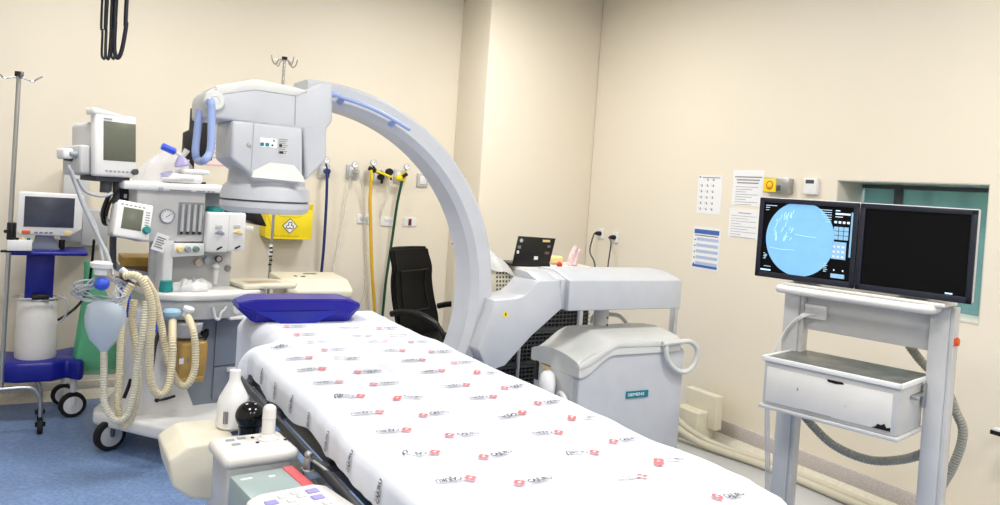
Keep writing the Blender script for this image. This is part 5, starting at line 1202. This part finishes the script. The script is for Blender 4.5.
b = MB(A, M_white); p4 = onshelf(186, 178, .0); b.box((p4[0] - .12, -.03, zs_ + .002), (p4[0] + .09, .09, zs_ + .055), .02, 3, T=None).box((p4[0] - .03, -.02, zs_ + .055), (p4[0] + .13, .10, zs_ + .085), .014, 3); b.build('white_pack', label='white wrapped packs stacked right of the mask on the machine top', cat='pack')
b = MB(A, M_clear); p5 = onshelf(172, 179, -.03); b.tube([(p5[0] - .06, -.035, zs_ + .02), (p5[0], -.04, zs_ + .022), (p5[0] + .06, -.035, zs_ + .03), (p5[0] + .12, -.03, zs_ + .028)], .012, 10, 5); b.build('clear_tube', label='clear plastic tube lying at the front edge of the machine top', cat='tube')
# black flat screen behind the pale blue handle
b_q = [(192, 108), (210, 110), (204, 160), (183, 156)]
Sq = [ax(x, y, .22) for x, y in b_q]
bs = thing('black_screen', A, ((Sq[2][0] + Sq[3][0]) / 2, .24, zs_), 'black flat screen tilted on the machine top behind the pale blue handle', 'screen')
b = MB(A, M_black); b.prism([(Sq[0][0], Sq[0][1]), (Sq[1][0] + .05, Sq[1][1]), (Sq[2][0] + .05, Sq[2][1]), (Sq[3][0] + .03, Sq[3][1] - .02), (Sq[3][0], Sq[3][1]), (Sq[3][0] + .0, Sq[3][1] + .14), (Sq[3][0] + .035, Sq[3][1] + .16)], .22, .25, .004, 2); b.build('screen_body', bs)
b = MB(A, M_black); xx = (Sq[2][0] + Sq[3][0]) / 2; b.box((xx - .05, .18, zs_), (xx + .07, .32, zs_ + .012), .004); b.cyl((xx, .25, zs_ + .012), (xx, .24, Sq[3][1] + .02), .015, seg=12); b.build('screen_stand', bs)

# pinkish notice on back wall behind head
u0, z1_ = BW.px(208, 124, 0); u1, z0_ = BW.px(238, 168, 0)
b = MB(BW, mat('pinkish_paper', (240, 226, 222), .8, var=.01)); b.box((u0, -.002, z0_), (u1, -.0002, z1_)); b.m(mat('pink_print', (230, 170, 176), .8)).box((u0, -.0028, z0_ + .004), (u1, -.0018, z0_ + .014)); b.m(M_print)
for k in range(6): b.box((u0 + .03, -.0026, z0_ + .06 + .035 * k), (u0 + .12, -.0018, z0_ + .064 + .035 * k))
b.build('wall_notice', label='pinkish paper notice on the back wall behind the x-ray head', cat='poster')
# gold box behind
u0, z1_ = WF.px(122, 257, 5.12); u1, z0_ = WF.px(157, 281, 5.12)
gb_ = thing('storage_box', WF, ((u0 + u1) / 2, 5.25, z0_), 'brown glossy box with a golden rim behind the breathing hoses', 'box')
b = MB(WF, mat('brown_glossy_box', (112, 84, 44), .25, var=.3)); b.box((u0 + .01, 5.12, z0_), (u1 + .03, 5.36, z1_ - .045), .006); b.build('box_body', gb_)
b = MB(WF, M_gold); b.box((u0, 5.11, z1_ - .055), (u1 + .04, 5.37, z1_), .008, 2); b.build('box_lid', gb_)
b = MB(WF, M_bgrey); b.box((u0 - .01, 5.10, z0_ - .025), (u1 + .14, 5.38, z0_ - .002), .004); b.build('rear_shelf', am)
# green bag
b = MB(WF, M_green)
def gbag(s, q):
    a = 2 * PI * s; u_top, zt_ = WF.px(90, 262, 5.55); u_b, zb2 = WF.px(106, 372, 5.55)
    q2 = q; r = .035 + .17 * q2 ** 1.3; r *= (1 - .35 * max(0, q2 - .9) * 10 * .9); r *= 1 + .10 * math.sin(6 * a + 5 * q) * q
    return Vector((u_top + (u_b - u_top) * q + r * math.cos(a), 5.55 + .5 * r * math.sin(a), zt_ + (zb2 - zt_) * q))
b.grid(gbag, 48, 20); b.build('green_bag', label='translucent green plastic bag hanging left of the anaesthesia machine', cat='bag')

# ================================================================== BLUE CART WITH SCREEN
Bf = Fr((.07, 5.62), 0)
bc = thing('blue_cart', Bf, (0, 0, 0), 'royal blue wheeled medical cart with a white drum at the left edge', 'cart')
def bp_(x, y, v=0): return Bf.px(x, y, v)
u0, z1_ = bp_(16.5, 300, -.13); u1, z0_ = bp_(56.5, 362, -.13); rc = (u1 - u0) / 2; ucx = (u0 + u1) / 2
b = MB(Bf, M_offw); b.lathe([(0, 0), (rc - .012, 0), (rc - .004, .004), (rc - .0, .02), (rc, z1_ - z0_ - .02), (rc - .01, z1_ - z0_ - .004), (rc - .025, z1_ - z0_), (0, z1_ - z0_)], (ucx, 0, z0_), seg=48); b.build('white_drum', bc)
b = MB(Bf, M_chrome); b.tube([(ucx + (rc + .02) * math.cos(2 * PI * k / 20), (rc + .02) * math.sin(2 * PI * k / 20), z1_ - .005) for k in range(20)], .006, 8, 3, closed=True); b.build('chrome_ring', bc)
c0, cz1 = bp_(27, 245, -.06); c1, cz0 = bp_(53, 296, -.06)
b = MB(Bf, M_navy); b.box((c0, -.06, z1_ - .01), (c1, .05, cz1 + .01), .008, 2); b.build('blue_column', bc)
b = MB(Bf, M_black); b.box((c0 + .04, -.12, z1_ - .005), (c1 - .02, -.05, z1_ + .03), .008); b.build('black_catch', bc)
t0, tz = bp_(6, 249, -.16); t1, tz0 = bp_(88, 255, -.16)
b = MB(Bf, M_navy); b.box((t0, -.18, tz - .035), (t1, .16, tz - .01), .012, 3); b.build('blue_tray', bc)
b = MB(Bf, M_navy); zb0 = bp_(40, 381, -.16)[1]
b.prism([(ucx - .17, -.14), (ucx - .10, -.18), (ucx + .10, -.18), (ucx + .17, -.12), (ucx + .235, -.20), (ucx + .265, -.17), (ucx + .255, -.10), (ucx + .17, .03), (ucx + .25, .22), (ucx + .21, .26), (ucx + .10, .17), (ucx - .10, .17), (ucx - .28, .27), (ucx - .32, .22), (ucx - .19, .03), (ucx - .33, -.10), (ucx - .345, -.17), (ucx - .30, -.20)], z0_ - .11, z0_ + .012, .02, 3, 'xy'); b.build('blue_base', bc)
for (x, y_) in ((.215, -.09), (.17, .20), (-.305, -.10), (-.27, .20)):
    caster(Bf, bc, ucx + x, y_, .078 if y_ < 0 else .07, .04, 8, M_white, M_white, z0_ - .10)
# screen on the cart
g0, gz1 = bp_(18, 191, -.10); g1, gz0 = bp_(82, 238, -.10)
ms = thing('vital_signs_monitor', Bf, ((g0 + g1) / 2, -.05, gz0), 'white-framed dark screen standing on the blue cart tray', 'monitor')
b = MB(Bf, M_white); b.prism([(g0 + .01, gz1), (g1 - .01, gz1 - .004), (g1, gz1 - .02), (g1 - .005, gz0 + .05), (g1 - .07, gz0 + .005), (g0 + .02, gz0 + .01), (g0, gz0 + .03), (g0 + .0, gz1 - .015)], -.10, -.05, .01, 3); b.build('screen_frame', ms)
b = MB(Bf, M_lgrey); b.box((g0 + .04, -.05, gz0 + .05), (g1 - .04, .06, gz1 - .03), .02, 3); b.build('rear_case', ms)
a0_, a1_ = bp_(25, 196, -.10), bp_(73.5, 228, -.10)
b = MB(Bf, M_scrd); b.box((a0_[0], -.103, a1_[1]), (a1_[0], -.098, a0_[1]), .002); b.build('lcd', ms)
c = bp_(26, 232, -.10); b = MB(Bf, M_orange); b.box((c[0] - .022, -.105, c[1] - .01), (c[0] + .022, -.098, c[1] + .01), .004); b.build('orange_key', ms)
c = bp_(68, 233.5, -.10); b = MB(Bf, M_ylid); b.box((c[0] - .02, -.104, c[1] - .014), (c[0] + .02, -.098, c[1] + .012), .004); b.build('yellow_label', ms)
b = MB(Bf, M_print); c = bp_(42, 232.5, -.10)
for k in range(4): b.box((c[0] - .04 + .026 * k, -.103, c[1] - .006), (c[0] - .022 + .026 * k, -.099, c[1] + .004))
b.build('key_print', ms)
b = MB(Bf, M_bgrey); b.prism([(ucx - .05, tz - .01), (ucx + .10, tz - .01), (ucx + .05, gz0 + .03), (ucx - .03, gz0 + .03)], -.07, .02, .005); b.build('screen_foot', ms)
b = MB(Bf, M_black); c = bp_(62, 243, -.04); b.cyl((c[0], -.04, tz - .01), (c[0], -.04, c[1] + .02), .018, seg=14); b.build('black_knob', bc)
b = MB(Bf, M_white); b.box((c[0] - .05, -.02, tz - .01), (c[0] - .018, .04, tz + .05), .004); b.build('small_box', label='small white box on the blue tray beside the screen foot', cat='box')
# power lead from the machine to the cart
b = MB(WF, M_rubber); b.tube([WF.p3(x, y, Y) for x, y, Y in ((94, 240, 5.3), (92, 262, 5.4), (88, 288, 5.5), (80, 303, 5.5), (68, 314, 5.45), (58, 320, 5.42))], .008, 8, 8); b.build('power_cord', label='black cord sagging between the blue cart and the anaesthesia machine', cat='cord')
b = MB(WF, M_cable); b.tube([WF.p3(x, y, Y) for x, y, Y in ((59, 296, 5.36), (66, 300, 5.36), (68, 308, 5.36), (64, 318, 5.38), (58, 323, 5.4))], .006, 8, 8); b.build('loop_cord', label='thin grey cord looped beside the white drum', cat='cord')

# ================================================================== CHROME IV POLE AT LEFT EDGE
Pf = Fr((-.12, 5.30), 0)
tp = Pf.px(19, 76, 0); bt_ = Pf.px(1, 385, 0)
ip = thing('drip_stand', Pf, (0, 0, 0), 'chrome drip stand with wavy hooks at the left edge of the room', 'drip stand', 'drip stands')
b = MB(Pf, M_steel); b.cyl((bt_[0], 0, .27), (tp[0], 0, tp[1]), .0125, seg=16); b.build('pole', ip)
b = MB(Pf, M_rubber); b.cyl((tp[0], 0, tp[1]), (tp[0], 0, tp[1] + .025), .022, seg=16); b.build('top_cap', ip)
for k in range(4):
    a = math.radians(8 + 90 * k); d = Vector((math.cos(a), math.sin(a), 0)); o_ = Vector((tp[0], 0, tp[1]))
    b = MB(Pf, M_chrome); b.tube([o_, o_ + d * .045 + Vector((0, 0, -.015)), o_ + d * .07 + Vector((0, 0, -.022)), o_ + d * .09 + Vector((0, 0, -.006)), o_ + d * .115 + Vector((0, 0, .012))], .005, 8, 6); b.build('hook', ip)
c = Pf.px(11.5, 231, 0); b = MB(Pf, M_black); b.cyl((c[0], 0, c[1] - .05), (c[0], 0, c[1] + .05), .024, seg=18, bev=.006); b.cyl((c[0], 0, c[1]), (c[0] - .03, -.04, c[1]), .01, seg=10); b.build('height_clamp', ip)
r1_ = .05
for (dy, ex) in ((-.06, 0), (.20, 1)):
    b = MB(Pf, M_steel); x0_ = bt_[0]
    b.tube([(x0_ - .42, dy, .265), (x0_ - .1, dy, .27), (x0_ + .12, dy, .275), (x0_ + .175, dy, .25), (x0_ + .20, dy, .19), (x0_ + .205, dy, .10)], .0125, 12, 8); b.build('base_leg', ip)
    caster(Pf, ip, x0_ + .205, dy, .042, .028, 90, M_dgrey, M_black, .11)
b = MB(Pf, M_steel); b.cyl((bt_[0], -.06, .272), (bt_[0], .20, .272), .0125, seg=12); b.build('cross_bar', ip)
# infusion connector box
u0, z1_ = Pf.px(7, 240, -.03); u1, z0_ = Pf.px(32, 251, -.03)
ib = thing('connector_box', Pf, ((u0 + u1) / 2, 0, z0_), 'white connector box with red, black, yellow and blue caps on the left drip stand', 'connector box')
b = MB(Pf, M_white); b.box((u0, -.04, z0_), (u1, .05, z1_), .006, 2); b.build('box_body', ib)
for k, mt in enumerate((M_redd, M_black, M_ylid, M_tealsign)):
    x = u0 + .02 + k * (u1 - u0 - .04) / 3; b = MB(Pf, mt); b.cyl((x, .0, z1_), (x, .0, z1_ + .012), .009, seg=14); b.build('port_cap', ib)
b = MB(Pf, M_black); b.box((u0 - .03, -.02, z0_ - .012), (u1, .04, z0_ - .001), .003); b.build('mount_bar', ib)

# ================================================================== HOSES HANGING FROM THE CEILING
hl = Fr((.30, 4.0), 0)
def hpx(x, y, v=0): return hl.p3(x, y, v)
hc = thing('ceiling_hose_rack', hl, (0, 0, ZC - .08), 'rack of looped navy and black hoses hanging from the ceiling at upper left', 'hose rack')
um = hpx(113, 5)[0]
b = MB(hl, M_offw); b.box((um - .12, -.08, ZC - .05), (um + .12, .08, ZC), .01, 2); b.build('ceiling_plate', hc)
ZT = ZC - .04
for k, (xb, xt, r_, mt) in enumerate(((103, 105, .0075, M_black), (107, 109.5, .0095, M_bez), (112.5, 114.5, .0075, M_black))):
    p0 = hpx(xb, 58); p1 = hpx(xt, 5)
    b = MB(hl, mt); dxk = (.012, .014, .012)[k]
    b.tube([(p1[0] - dxk, 0, ZT), (p1[0] - dxk, 0, p1[2]), (p0[0] - dxk * .7, 0, p0[2] + .12), (p0[0] - dxk * .5, 0, p0[2] + .02), (p0[0], .0, p0[2]), (p0[0] + dxk * .6, 0, p0[2] + .02), (p1[0] + dxk, .03, p1[2]), (p1[0] + dxk, .03, ZT)], r_ * .7, 8, 8); b.build('looped_hose', hc)
p0 = hpx(117.5, 58); p1 = hpx(122, 5)
b = MB(hl, mat('navy_black_hose', (20, 22, 44), .35)); b.tube([(p1[0] - .028, 0, ZT), (p1[0] - .026, 0, p1[2]), (p0[0] - .018, 0, p0[2] + .16), (p0[0] - .015, 0, p0[2] + .04), (p0[0], 0, p0[2]), (p0[0] + .016, 0, p0[2] + .04), (p0[0] + .028, 0, p0[2] + .16), (p1[0] + .018, 0, p1[2]), (p1[0] + .018, 0, ZT)], .0095, 10, 8); b.build('looped_hose', hc)
